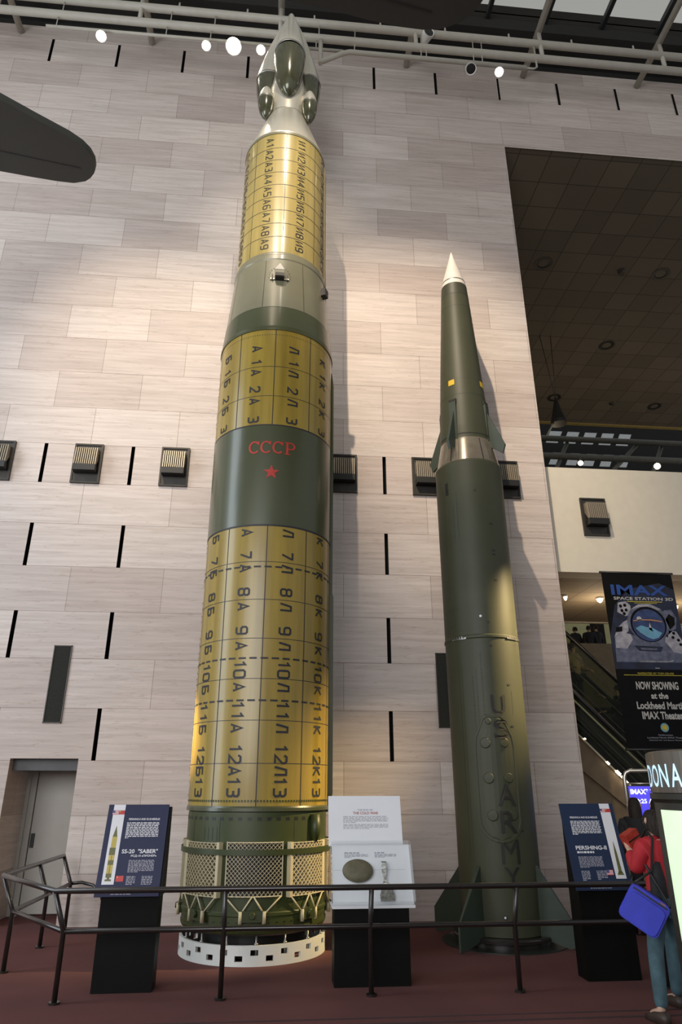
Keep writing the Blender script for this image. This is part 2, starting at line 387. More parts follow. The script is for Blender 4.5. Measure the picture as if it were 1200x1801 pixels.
def glyphs(mb, fn, text, u, v, h, wgt, m, gap=0.24, center=True, sub=0.03):
    """block lettering: strokes laid on the surface fn(u, v)"""
    W = sum(0.6 for _ in text) + gap * (len(text) - 1)
    x = -W / 2 if center else 0.0
    for ch in text:
        for line in G[ch]:
            n = len(line)
            P = [Vector((u + (x + a) * h, v + (b - .5) * h)) for a, b in line]
            closed = (P[0] - P[-1]).length < 1e-6
            L, R = [], []
            hw = wgt * h / 2
            for i in range(n):
                dprev = (P[i] - P[i - 1]).normalized() if i > 0 else ((P[i] - P[-2]).normalized() if closed else None)
                dnext = (P[i + 1] - P[i]).normalized() if i < n - 1 else ((P[1] - P[0]).normalized() if closed else None)
                d1 = dprev or dnext; d2 = dnext or dprev
                n1 = Vector((-d1.y, d1.x)); n2 = Vector((-d2.y, d2.x)); b = (n1 + n2)
                b = n1 if b.length < 1e-3 else b.normalized()
                k = min(2.0, 1 / max(0.35, b.dot(n1))) * hw
                L.append(P[i] + b * k); R.append(P[i] - b * k)
            for i in range(n - 1):
                ns = max(1, int((P[i + 1] - P[i]).length / sub))
                for q in range(ns):
                    a0, a1 = q / ns, (q + 1) / ns
                    c = [L[i].lerp(L[i + 1], a0), R[i].lerp(R[i + 1], a0), R[i].lerp(R[i + 1], a1), L[i].lerp(L[i + 1], a1)]
                    mb.add([fn(p.x, p.y) for p in c], [(0, 1, 2, 3)], m)
        x += 0.6 + gap
_TXT = {}
def text2d(s, bold=0.0, shear=0.0):
    k = (s, bold, shear)
    if k in _TXT: return _TXT[k]
    cu = bpy.data.curves.new('tmp', 'FONT'); cu.body = s; cu.size = 1.0; cu.resolution_u = 3; cu.offset = bold; cu.shear = shear
    ob = bpy.data.objects.new('tmp', cu); COL.objects.link(ob)
    dg = bpy.context.evaluated_depsgraph_get(); dg.update()
    me = bpy.data.meshes.new_from_object(ob.evaluated_get(dg))
    vs = [(v.co.x, v.co.y) for v in me.vertices]; fs = [tuple(p.vertices) for p in me.polygons]
    bpy.data.objects.remove(ob); bpy.data.curves.remove(cu); bpy.data.meshes.remove(me)
    xs = [a for a, _ in vs]; ys = [b for _, b in vs]
    x0, x1, y0, y1 = min(xs), max(xs), min(ys), max(ys)
    vs = [((a - x0) / (x1 - x0), (b - y0) / (y1 - y0)) for a, b in vs]
    _TXT[k] = (vs, fs, (x1 - x0) / (y1 - y0)); return _TXT[k]
def put_text(mb, fn, s, u0, u1, v0, v1, m, bold=0.0, shear=0.0):
    vs, fs, _ = text2d(s, bold, shear)
    mb.flat(fn, [(u0 + a * (u1 - u0), v0 + b * (v1 - v0)) for a, b in vs], fs, m)
def greek(mb, fn, u0, u1, v1, v0, rows, m, fill=0.55, last=0.4, wmin=0.02, wmax=0.07, gap=0.012):
    """a paragraph too small to read: rows of word-length strokes"""
    for r in range(rows):
        va = v1 - (v1 - v0) * (r + 0.0) / rows; vb = va - (v1 - v0) / rows * fill
        end = u1 if r < rows - 1 else u0 + (u1 - u0) * last
        u = u0
        while u < end:
            wd = random.uniform(wmin, wmax); e = min(end, u + wd)
            if e - u > 0.008: mb.quad(fn, u, e, vb, va, m)
            u = e + gap
def plane_fn(o, du, dv, n, off=0.0):
    o, du, dv, n = Vector(o), Vector(du), Vector(dv), Vector(n).normalized()
    return lambda u, v, k=0.0: o + du * u + dv * v + n * (off + k)
def cyl_pt(c, R, t, z): return V(c[0] + R * sin(t), c[1] - R * cos(t), z)

# ================================================================== STRUCTURE
mb = MB(); mb.box(-20, 24, -18, 36, -0.2, 0.0); struct('floor', mb, CARPET)

def holed_wall(mb, x0, x1, z0, z1, y, holes, th, m_face=0, m_side=0):
    """wall facing -Y at y with rectangular openings; hole = (xa, xb, za, zb, depth, material of back or None)"""
    xs = sorted({x0, x1, *[h[0] for h in holes], *[h[1] for h in holes]}); xs = [x for x in xs if x0 <= x <= x1]
    zs = sorted({z0, z1, *[h[2] for h in holes], *[h[3] for h in holes]}); zs = [z for z in zs if z0 <= z <= z1]
    for i in range(len(xs) - 1):
        for j in range(len(zs) - 1):
            cx, cz = (xs[i] + xs[i + 1]) / 2, (zs[j] + zs[j + 1]) / 2
            if any(h[0] < cx < h[1] and h[2] < cz < h[3] for h in holes): continue
            mb.add([(xs[i], y, zs[j]), (xs[i + 1], y, zs[j]), (xs[i + 1], y, zs[j + 1]), (xs[i], y, zs[j + 1])], [(0, 1, 2, 3)], m_face)
    for xa, xb, za, zb, d, mbk in holes:
        ms = m_side if mbk is None else mbk
        q = [(xa, za), (xb, za), (xb, zb), (xa, zb)]
        for k in range(4):
            (a, b), (c, e) = q[k], q[(k + 1) % 4]
            if b == e == 0: continue
            mb.add([(a, y, b), (c, y, e), (c, y + d, e), (a, y + d, b)], [(0, 1, 2, 3)], ms)
        if mbk is not None: mb.add([(a, y + d, b) for a, b in q], [(0, 1, 2, 3)], mbk)
WXR = 4.842; WTOP = 18.40; HDR = 15.66
holes = []
sw = 0.032
for r in (0, -2, -4, -6):
    for k in range(-2, 6):
        x = X0 + k * S; holes.append((x - sw, x + sw, Z0 + (r - 1) * CH, Z0 + r * CH, 0.22, 1))
for k in range(-3, 6):
    x = X0 + k * S; holes.append((x - sw, x + sw, Z0 + 13 * CH, Z0 + 14 * CH, 0.22, 1))
DOORX0, DOORX1, DOORZ = -3.93, -2.945, 2.185
holes.append((DOORX0, DOORX1, 0.0, DOORZ, 1.02, None))
mb = MB(); holed_wall(mb, -16, WXR, 0, WTOP, WY, holes, 1.2)
mb.add([(WXR, WY, 0), (WXR, WY + 1.3, 0), (WXR, WY + 1.3, HDR), (WXR, WY, HDR)], [(0, 1, 2, 3)], 0)   # reveal of the big opening
mb.add([(-16, WY, WTOP), (WXR, WY, WTOP), (WXR, WY + 1.3, WTOP), (-16, WY + 1.3, WTOP)], [(0, 1, 2, 3)], 0)
hh = []
for k in range(6, 12):
    x = X0 + k * S + .05; hh.append((x - sw, x + sw, Z0 + 13 * CH, Z0 + 14 * CH, 0.22, 1))
holed_wall(mb, WXR, 22, HDR, WTOP, WY, hh, 1.2)
mb.add([(WXR, WY, WTOP), (22, WY, WTOP), (22, WY + 1.3, WTOP), (WXR, WY + 1.3, WTOP)], [(0, 1, 2, 3)], 0)
struct('wall_back', mb, [MARBLE, SLIT])
# side wall of the hall, far to the left, with the tall window the daylight comes through
mb = MB()
for a in ((-17.9, 2.0, 0, 20), (8.6, 11.0, 0, 20), (2.0, 8.6, 0, .6), (2.0, 8.6, 14.5, 20)):
    mb.box(-14.3, -14.0, a[0], a[1], a[2], a[3])
struct('wall_left', mb, MARBLE)
# door at the left
mb = MB()
yd = WY + 1.02
mb.box(DOORX0 + .145, DOORX1, yd - .02, yd + .06, 0.02, 2.06, 0)               # leaf
struct_door = tag(build('door_1', mb, [DOORP]), kind='structure')
mb = MB(); mb.box(DOORX0 + .165, DOORX0 + .215, yd - .05, yd - .015, 0.92, 1.12)
build('lock_plate', mb, BLACK, struct_door)
mb = MB()
mb.box(DOORX0, DOORX0 + .05, yd - .10, yd + .06, 0, 2.06); mb.box(DOORX0 + .05, DOORX0 + .135, yd - .05, yd + .06, 0, 2.06)
mb.box(DOORX0, DOORX1, yd + .06, yd + .12, 0, 2.2)
struct('trim_1', mb, DOORP)
mb = MB(); mb.box(DOORX0 + .005, DOORX1 - .005, WY + .16, WY + 1.0, 2.02, 2.18); struct('trim_2', mb, DOORD)

# gallery behind the opening
mb = MB(); mb.box(WXR + .02, 24, 11.36, 11.75, 5.40, 7.50); struct('wall_balcony', mb, BEIGE)
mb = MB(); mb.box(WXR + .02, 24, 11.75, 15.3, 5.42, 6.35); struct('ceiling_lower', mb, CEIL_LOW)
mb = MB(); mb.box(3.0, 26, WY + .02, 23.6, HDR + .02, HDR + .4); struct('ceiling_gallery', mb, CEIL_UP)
mb = MB(); mb.box(WXR - 3, 30, 35, 35.3, 0, 24); struct('wall_far', mb, DARKWALL)
mb = MB(); mb.box(3.0, 30, 23.5, 23.66, HDR - .02, HDR + .16); struct('trim_3', mb, GOLD)
mb = MB(); mb.box(WXR - .6, WXR - .2, WY + .9, 30, 0, 16); struct('wall_gallery_left', mb, BEIGE)

# roof: dark soffit over the wall, glazed skylight towards the hall
mb = MB(); mb.box(-16, 22, WY + .25, WY + 1.5, WTOP, 20.25); struct('trim_4', mb, DARKWALL)
mb = MB(); mb.box(-16, 22, 10.95, WY + 1.5, 20.25, 20.6)
mb.box(-16, 22, 10.95, 11.12, 19.86, 20.3)
mb.box(-16, 22, -18, -3.6, 19.8, 20.6)
struct('ceiling', mb, DARKWALL)
mb = MB(); mb.box(-16, 22, 10.5, WY + .25, 18.95, 19.25); struct('trim_8', mb, DARKWALL)  # soffit ledge added to shade the wall top from the skylight
mb = MB(); mb.box(-16, 22, -3.6, 10.95, 20.06, 20.09); sky = tag(build('window_1', mb, SKYGLASS), kind='structure')
mb = MB()
for k in range(-7, 17):
    x = X0 + k * S - .08; mb.box(x - .05, x + .05, -3.6, 10.94, 19.90, 20.06)
build('mullion', mb, MULL, sky)
# carpet border bands along the walkway
mb = MB()
mb.box(-20, 24, 6.62, 6.66, 0.0, 0.003); mb.box(-20, 24, 6.78, 6.81, 0.0, 0.003)
struct('trim_5', mb, mat('dark_carpet_stripe', (0.045, 0.020, 0.021), 0.95))

# ================================================================== SPACE FRAME, LIGHTS
sf = thing('space_frame', 'cream painted tubular roof frame running above the marble wall', 'roof truss', (0, 10, 17.2))
for z, nm in ((17.70, 'chord'), (17.20, 'chord')):
    mb = MB(); mb.tube([(-16, 10, z), (20, 10, z)], 0.085, sides=14); build(nm, mb, PIPE, sf)
PX = (-6.5, -3.5, -0.45, 2.6, 5.53, 8.47, 11.45)
for x in PX:
    mb = MB(); mb.tube([(x, -3, 18.13), (x, WY - .02, 18.13)], 0.075, sides=12); build('purlin', mb, PIPE, sf)
    mb = MB(); mb.tube([(x, 10, 18.13), (x, 10, 17.2)], 0.05, sides=8); build('stub', mb, PIPE, sf)
for i in range(-9, 13):
    x = i * 1.5 + .3
    if min(abs(x - p) for p in PX) < .4: continue
    mb = MB(); mb.tube([(x, 10, 17.79), (x, 10, 17.95)], 0.022, sides=6); build('bolt', mb, PIPE, sf)
tr = thing('lighting_pipe', 'long thin horizontal pipe carrying the lit spotlights left of the missile tip', 'lighting pipe', (-2.4, 10, 16.82))
mb = MB(); mb.tube([(-5.4, 10, 16.80), (0.95, 10, 16.845)], 0.034, sides=10); build('pipe', mb, PIPE, tr)
for x in (-5.2, -2.9, -1.95, 0.35):
    mb = MB(); mb.tube([(x, 10, 16.82), (x, 10, 17.12)], 0.012, sides=6); mb.tube([(x + .06, 10, 17.28), (x + .06, 10, 17.62)], 0.012, sides=6); build('hanger', mb, PIPE, tr)
tr2 = thing('lighting_pipe', 'thicker bent horizontal pipe with hooked ends right of the missile tip', 'lighting pipe', (3, 10, 16.84))
mb = MB(); mb.tube([(.42, 10, 16.42), (.52, 10, 16.48), (.95, 10, 16.78), (1.1, 10, 16.84), (5.1, 10, 16.84)], 0.055, sides=12); build('pipe', mb, PIPE, tr2)
mb = MB(); mb.tube([(.45, 10, 16.38), (.45, 10, 17.15)], 0.05, sides=10); build('drop', mb, PIPE, tr2)
mb = MB(); mb.tube([(5.05, 10, 16.84), (5.28, 10, 16.84), (5.36, 10, 16.90), (5.36, 10, 17.62)], 0.022, sides=8); build('end_hook', mb, PIPE, tr2)
for x in (1.2, 2.7, 2.82, 3.9, 4.1):
    mb = MB(); mb.tube([(x, 10, 16.88), (x + .02, 10, 17.62)], 0.012, sides=6); build('hanger', mb, PIPE, tr2)
CAMP = V(0, 0, EYE)
def spotlight(label, p, r, face, cat='spotlight', aimto=None, L=.30, body=LAMPW, group=None):
    p = Vector(p); d = ((Vector(aimto) if aimto else CAMP) - p).normalized()
    t = thing('spotlight', label, cat, p, group)
    M = Matrix.Translation(p) @ d.to_track_quat('Z', 'Y').to_matrix().to_4x4()
    m_ = MB(); m_.lathe([(r * .45, -L), (r * .8, -L * .75), (r, -L * .2), (r, 0.0)], seg=20, M=M, cap0=True); m_.lathe([(r, 0), (r * .86, -.01)], seg=20, M=M)
    build('housing', m_, body, t)
    m_ = MB(); m_.lathe([(r * .88, -.012), (0, -.006)], seg=20, M=M); build('lens', m_, face, t)
    m_ = MB(); m_.tube([p - d * (L * .5), p + V(0, 0, .10) - d * (L * .5), p + V(0, 0, .22)], .016, sides=6); build('yoke', m_, PIPE, t)
    return t
spotlight('lit white spotlight at the left end of the lighting pipe', (-4.23, 9.98, 16.60), .11, LITS)
spotlight('small lit spotlight directly left of the brightest lamp', (-2.02, 9.98, 16.60), .10, LITS)
spotlight('brightest glaring spotlight under the pipe left of the missile tip', (-1.44, 9.98, 16.66), .17, LIT)
spotlight('small lit spotlight between the brightest lamp and the missile tip', (-0.85, 9.98, 16.62), .10, LITS)
spotlight('lit spotlight on the pipe above the dark green missile', (4.45, 9.98, 16.60), .10, LITS)
spotlight('unlit white lamp head with black lens beside the right lit spotlight', (3.81, 9.98, 16.62), .12, BLACK, L=.34, aimto=(3.4, 4, 6))
spotlight('white lamp seen from behind on the upper chord above the slits', (2.88, 9.85, 17.55), .13, BLACK, L=.3, aimto=(3.9, 6, 17.0))

# ================================================================== WALL FITTINGS
def vent_local():
    t = thing('air_vent', '', 'air vent', (0, 0, 0), 'louvred bronze vents along the vent course', local=True)
    w2, h = .245, CH
    m_ = MB(); m_.box(-w2, w2, -.025, .0, -h, 0); 
    for a in ((-w2, -w2 + .03), (w2 - .03, w2)): m_.box(a[0], a[1], -.045, -.025, -h, 0)
    m_.box(-w2, w2, -.045, -.025, -.03, 0); m_.box(-w2, w2, -.045, -.025, -h, -h + .03)
    build('frame', m_, BRONZE, t)
    hw = .19
    m_ = MB()
    prof = [(-.02, -.115), (-.13, -.135), (-.155, -.46), (-.155, -.56), (-.02, -.56)]
    m_.prism([(-hw + .012, y, z) for y, z in prof], (2 * hw - .024, 0, 0))
    build('hood', m_, BLACK, t)
    m_ = MB()
    for k in range(11):
        x = -hw + .006 + (2 * hw - .024) * k / 10
        m_.prism([(x, -.02, -.115), (x, -.165, -.135), (x, -.195, -.462), (x, -.15, -.462), (x, -.02, -.30)], (.016, 0, 0))
    build('ribs', m_, RIB, t)
    m_ = MB(); m_.box(-hw, hw, -.20, -.02, -.575, -.462); build('lip', m_, BLACK, t)
    return t
v0 = vent_local(); first = True
for k, lab in ((-1, 'leftmost louvred bronze vent, cut by the left picture edge'), (0, 'louvred bronze vent second from the left picture edge'),
               (1, 'louvred bronze vent just left of the yellow missile'), (3, 'louvred bronze vent just right of the yellow missile'),
               (4, 'louvred bronze vent touching the left side of the green missile'), (5, 'louvred bronze vent half hidden at the right of the green missile')):
    o = v0 if first else copy_tree(v0); first = False
    o.location = (X0 + (k + .5) * S, WY, Z0); o['label'] = lab
o = copy_tree(v0); o.location = (5.80, 11.36, 6.86); o['label'] = 'louvred dark vent on the cream balcony front'
def grille(label, xc, z0, z1):
    t = thing('wall_grille', label, 'grille', (xc, WY, z0), 'tall dark grilles in the marble')
    m_ = MB(); w2 = .138
    for a, b, c, d in ((-w2, -w2 + .014, z0, z1), (w2 - .014, w2, z0, z1), (-w2, w2, z0, z0 + .014), (-w2, w2, z1 - .014, z1)):
        m_.box(xc + a, xc + b, WY - .018, WY, c, d)
    build('frame', m_, BRONZE, t)
    m_ = MB(); m_.box(xc - w2 + .01, xc + w2 - .01, WY - .006, WY, z0 + .01, z1 - .01)
    n = 60
    for i in range(n):
        z = z0 + .014 + (z1 - z0 - .028) * i / n; m_.box(xc - w2 + .014, xc + w2 - .014, WY - .012, WY - .006, z, z + .008)
    build('mesh', m_, GRILLE, t)
grille('tall dark grille in the marble above the left door', -3.41, 2.688, 3.867)
grille('tall dark grille in the marble beside the green missile', 2.70, 2.66, 3.845)

# ================================================================== YELLOW MISSILE (SS-20)
A = (-0.207, 9.498)
ms = thing('missile', 'tall yellow and olive Soviet missile with red star standing on the white ring', 'missile', (A[0], A[1], .29))
TV = 1.2                                          # the angle of the viewer's side
def stage_fn(R0, z0, R1, z1, tc, zc, off=.004):
    """lettering turned a quarter: reading runs down the missile, letter tops point right"""
    def f(u, v):
        z = zc - u; R = R0 + (R1 - R0) * (z - z0) / (z1 - z0) + off
        return cyl_pt(A, R, rad(tc) + v / R, z)
    return f
# --- first stage
R10, R11, ZA, ZB = .885, .902, 1.565, 8.26
def R1(z): return R10 + (R11 - R10) * (z - ZA) / (ZB - ZA)
m_ = MB()
ZG0, ZG1 = 5.085, 6.60
m_.lathe([(R1(ZA), ZA), (R1(ZG0), ZG0)], A, 128, 0)
m_.lathe([(R1(ZG0), ZG0), (R1(ZG0) + .004, ZG0), (R1(ZG1) + .004, ZG1), (R1(ZG1), ZG1)], A, 128, 1)
m_.lathe([(R1(ZG1), ZG1), (R1(ZB), ZB)], A, 128, 0)
m_.lathe([(R1(ZB), ZB), (.915, ZB), (.915, ZB + .03), (.90, ZB + .03)], A, 128, 1)
m_.lathe([(R1(ZA) + .004, ZA + .02), (R1(ZA) + .012, ZA + .0), (R1(ZA) + .012, ZA - .035), (.86, ZA - .035)], A, 128, 1)
for z, wd in ((ZG0 - .012, .022), (ZG1 + .012, .018)): m_.band(A, R1(z) + .006, z - wd / 2, z + wd / 2, -180, 180, 2)
for k in range(10):
    t = TV - 2 + 36 * k
    for za, zb in ((ZA, ZG0), (ZG1, ZB)):
        m_.lathe([(R1(za) + .003, za), (R1(zb) + .003, zb)], A, 128, 2, t - .35, t + .35)
for z in (7.602, 7.097, 4.558, 4.046, 3.541, 3.04, 2.544, 2.053): m_.band(A, R1(z) + .003, z - .0035, z + .0035, -180, 180, 2)
for z in (4.488, 3.292, 2.778):
    for k in range(40): m_.band(A, R1(z) + .0045, z - .011, z + .011, TV + k * 9 - 3.2, TV + k * 9 + 2.8, 2, seg=240)
for k in range(150): 
    t = k * 2.4; m_.band(A, R1(1.64) + .005, 1.628, 1.652, t, t + 1.3, 3, seg=360)
    m_.band(A, R1(8.18) + .003, 8.165, 8.18, t, t + .7, 3, seg=360)
SEQ = 'АБВЛКЛКИАБ'
cols = {-128: 'В', -92: 'В', -56: 'Б', -20: 'А', 16: 'Л', 52: 'К', 88: 'И', 124: 'И'}
rows_lo = [('L', 4.974), ('7', 4.658), ('L', 4.471), ('8', 4.15), ('L', 3.956), ('9', 3.644), ('L', 3.448), ('10', 3.159), ('L', 2.94), ('11', 2.664), ('L', 2.454), ('12', 2.161), ('L', 1.97), ('13', 1.797)]
rows_hi = [('L', 7.932), ('1', 7.692), ('L', 7.511), ('2', 7.216), ('L', 7.016), ('3', 6.712)]
for t, ch in cols.items():
    for s_, z in rows_lo + rows_hi:
        glyphs(m_, stage_fn(R10, ZA, R11, ZB, t + TV, z, .0055), ch if s_ == 'L' else s_, 0, 0, .145, .17, 2)
# red letters and star on the olive band
def band_fn(zc, tc=TV - .6): return lambda u, v: cyl_pt(A, R1(zc) + .0085, rad(tc) + u / .89, zc + v)
for i, ch in enumerate('CCCP'):
    u = -.258 + .168 * i
    if ch == 'C':
        n = 20; oc = []
        for k in range(n + 1):
            a = rad(42 + 276 * k / n); oc.append((cos(a), sin(a)))
        for k in range(n):
            (a, b), (c, d) = oc[k], oc[k + 1]
            m_.add([band_fn(6.25)(u + .082 * a, .098 * b), band_fn(6.25)(u + .082 * c, .098 * d), band_fn(6.25)(u + .054 * c, .075 * d), band_fn(6.25)(u + .054 * a, .075 * b)], [(0, 1, 2, 3)], 4)
        m_.add([band_fn(6.25)(*p) for p in ((u + .042, .05), (u + .066, .035), (u + .066, .098), (u + .055, .098))], [(0, 1, 2, 3)], 4)
    else:
        f = band_fn(6.25)
        m_.quad(f, u - .055, u - .025, -.098, .098, 4); m_.quad(f, u - .075, u - .0, -.098, -.082, 4); m_.quad(f, u - .075, u - .02, .082, .098, 4)
        n = 12
        for k in range(n):
            a, b = rad(-90 + 180 * k / n), rad(-90 + 180 * (k + 1) / n)
            P = lambda r1, r2, q: f(u + .012 + r1 * cos(q), .04 + r2 * sin(q))
            m_.add([P(.066, .058, a), P(.066, .058, b), P(.036, .040, b), P(.036, .040, a)], [(0, 1, 2, 3)], 4)
        m_.quad(f, u - .03, u + .014, .080, .098, 4); m_.quad(f, u - .03, u + .014, -.018, .0, 4)
f = band_fn(5.86, TV - .9); ctr = (0, 0)
st = [((.115 if k % 2 == 0 else .047) * sin(pi * k / 5), (.115 if k % 2 == 0 else .047) * cos(pi * k / 5)) for k in range(10)]
for k in range(10): m_.add([f(0, 0), f(*st[k]), f(*st[(k + 1) % 10])], [(0, 1, 2)], 4)
build('first_stage', m_, [YEL1, GRN, INK, GRNT, RED], ms)
# --- interstage
m_ = MB()
m_.lathe([(.902, 8.29), (.905, 8.34), (.868, 8.72)], A, 128, 0)
m_.lathe([(.868, 8.72), (.862, 8.735)], A, 128, 2)
m_.lathe([(.862, 8.735), (.775, 9.74)], A, 128, 1)
m_.lathe([(.775, 9.74), (.785, 9.76), (.783, 9.84), (.76, 9.87)], A, 128, 1)
for k in range(8):
    t = TV + 45 * k; m_.lathe([(.8645, 8.74), (.7775, 9.73)], A, 128, 2, t - .25 + 27, t + .25 + 27)
build('interstage', m_, [GRN, GRNL, PLINE], ms)
for k in (0, 2):
    t = rad(TV - 1 + 90 * k); rd = V(sin(t), -cos(t), 0); tg = V(cos(t), sin(t), 0)
    fx = lambda a, r, z: V(A[0], A[1], 0) + tg * a + rd * r + V(0, 0, z)
    m_ = MB()
    m_.prism([fx(-.075, .78, 9.28), fx(-.075, .93, 9.28), fx(-.075, .935, 9.40), fx(-.075, .77, 9.44)], tg * .15, 0)
    b0, b1, top = fx(-.08, .94, 9.40), fx(.08, .94, 9.40), fx(0, .79, 9.66)
    i0, i1 = fx(-.075, .76, 9.38), fx(.075, .76, 9.38)
    m_.add([b0, b1, top, i0, i1], [(0, 1, 2), (0, 2, 3), (1, 4, 2), (0, 3, 4, 1)], 1)
    m_.obox(fx(0, .935, 9.31), tg * .068, rd * .004, V(0, 0, .03), 2); m_.obox(fx(0, .87, 9.279), tg * .066, rd * .05, V(0, 0, .003), 2)
    m_.obox(fx(0, .80, 9.30), tg * .15, rd * .03, V(0, 0, .012), 3)
    for sgn in (-1, 1): m_.prism([fx(sgn * .11, .81, 9.27), fx(sgn * .11, .86, 9.28), fx(sgn * .11, .80, 9.42)], tg * (.012 * sgn), 3)
    for q in range(14):
        a = -pi / 2 + pi * q / 13; uu, zz = .17 * sin(a) , 9.34 + .24 * cos(a)
        m_.obox(fx(uu, .812 - (zz - 9.3) * .085, zz), tg * .005, rd * .004, V(0, 0, .005), 4)
    build('vent_fairing', m_, [GRNL, PNOSE, BLACK, STEEL, BRONZE], ms)
# --- second stage
m_ = MB(); R20, R21, Z20, Z21 = .752, .738, 9.87, 12.64
def R2(z): return R20 + (R21 - R20) * (z - Z20) / (Z21 - Z20)
m_.lathe([(R20, Z20), (R21, Z21)], A, 128, 0)
m_.lathe([(R21, Z21), (.748, Z21), (.748, Z21 + .05), (.735, Z21 + .06)], A, 128, 2)
m_.lathe([(.752, Z20), (.760, Z20), (.760, Z20 + .03), (.752, Z20 + .05)], A, 128, 2)
for k in range(8):
    t = TV + 1 + 45 * k; m_.lathe([(R20 + .002, Z20 + .05), (R21 + .002, Z21)], A, 128, 1, t - .3, t + .3)
pitch = .291; ztop = 12.58
for r in range(1, 10):
    zl = ztop - pitch * r
    if r < 9: m_.band(A, R2(zl) + .002, zl - .005, zl + .005, -180, 180, 1)
for t, ch in ((-112.5, 'В'), (-67.5, 'Б'), (-22.5, 'А'), (22.5, 'И'), (67.5, 'К'), (112.5, 'К')):
    for r in range(9):
        z = ztop - pitch * r
        glyphs(m_, stage_fn(R20, Z20, R21, Z21, t + TV, z - .080, .005), ch, 0, 0, .128, .135, 1)
        glyphs(m_, stage_fn(R20, Z20, R21, Z21, t + TV, z - .205, .005), str(r + 1), 0, 0, .128, .135, 1)
build('second_stage', m_, [YEL2, INK, GRNL], ms)
# --- payload adapter: bare metal cone and neck
m_ = MB()
m_.lathe([(.738, 12.70), (.742, 12.72), (.375, 13.80), (.36, 13.84), (.355, 14.62), (.30, 15.0), (.16, 16.2), (.05, 16.9)], A, 96, 0)
for z, r in ((13.82, .369),): m_.band(A, r, z - .01, z + .01, -180, 180, 1)
build('payload_adapter', m_, [NOSE, STEEL], ms)
def tilt(t, r0, z0, r1, z1):
    a = V(A[0] + r0 * sin(t), A[1] - r0 * cos(t), z0); b = V(A[0] + r1 * sin(t), A[1] - r1 * cos(t), z1)
    d = (b - a).normalized(); q = V(0, 0, 1).rotation_difference(d)
    return Matrix.Translation(a) @ q.to_matrix().to_4x4(), (b - a).length
for t_ in (0, 120, -120):
    t = rad(t_ + TV); M, LL = tilt(t, .405, 15.20, .10, 16.93)
    m_ = MB()
    m_.lathe([(.305, 0), (.302, .12), (.275, .42), (.215, .90), (.125, 1.40), (.055, LL - .05), (.0, LL)], seg=48, m=0, shared=True, M=M)
    m_.lathe([(.30, 0), (.315, 0), (.315, -.03), (.306, -.04)], seg=48, m=2, M=M)
    M2, _ = tilt(t, .405, 15.20, .40, 14.8)
    prof = [(.306, .02), (.306, .12), (.295, .32), (.268, .55), (.222, .78), (.155, .95), (.075, 1.07), (.0, 1.11)]
    m_.lathe([(r, .0 + z) for r, z in prof], seg=48, m=1, shared=True, M=M2)
    build('warhead', m_, [NOSE, OLIVG, STEEL], ms)
for t_ in (60, -60, 180):
    t = rad(t_ + TV); M2, _ = tilt(t, .485, 14.16, .485, 13.6)
    m_ = MB(); m_.lathe([(.0, -.34), (.07, -.24), (.13, -.08), (.15, .06)], seg=32, m=0, shared=True, M=M2)
    m_.lathe([(.15, .06), (.155, .06), (.155, .10)], seg=32, m=2, M=M2)
    m_.lathe([(.155, .10), (.15, .22), (.115, .40), (.05, .53), (0, .56)], seg=32, m=1, shared=True, M=M2)
    build('thruster_pod', m_, [NOSE, OLIVG, STEEL], ms)
    c = V(A[0] + .36 * sin(t), A[1] - .36 * cos(t), 14.25)
    m_ = MB(); m_.obox(c, V(cos(t), sin(t), 0) * .05, V(sin(t), -cos(t), 0) * .10, V(0, 0, .10)); build('pod_bracket', m_, NOSE, ms)
# --- cable ducts on the right flank
def duct(t_, zlist, wid, name, m):
    t = rad(t_); rd = V(sin(t), -cos(t), 0); tg = V(cos(t), sin(t), 0); m_ = MB()
    for (ra, za), (rb, zb) in zip(zlist[:-1], zlist[1:]):
        c0, c1 = V(A[0], A[1], za), V(A[0], A[1], zb)
        vs = [c0 + rd * (ra[0]) - tg * wid, c0 + rd * ra[0] + tg * wid, c0 + rd * ra[1] + tg * wid * .8, c0 + rd * ra[1] - tg * wid * .8,
              c1 + rd * (rb[0]) - tg * wid, c1 + rd * rb[0] + tg * wid, c1 + rd * rb[1] + tg * wid * .8, c1 + rd * rb[1] - tg * wid * .8]
        m_.add(vs, [(0, 1, 2, 3), (4, 7, 6, 5), (0, 4, 5, 1), (1, 5, 6, 2), (2, 6, 7, 3), (3, 7, 4, 0)], 0)
    build(name, m_, m, ms)
duct(85.5, [((.85, .89), 1.50), ((.86, .95), 1.72), ((.86, .95), 4.30), ((.86, .935), 4.36), ((.87, .94), 7.80), ((.88, .91), 8.05)], .05, 'cable_duct', GRN)
duct(80, [((.78, .80), 9.45), ((.72, .80), 9.60), ((.72, .785), 10.2), ((.70, .775), 12.4), ((.70, .745), 12.6)], .035, 'cable_duct', mat('tan_duct_paint', (0.12, 0.10, 0.06), 0.75, spec=0.2))
m_ = MB(); t = rad(62); c = V(A[0] + .82 * sin(t), A[1] - .82 * cos(t), 9.42); m_.obox(c, V(cos(t), sin(t), 0) * .06, V(sin(t), -cos(t), 0) * .07, V(0, 0, .07)); build('junction_box', m_, BLACK, ms)
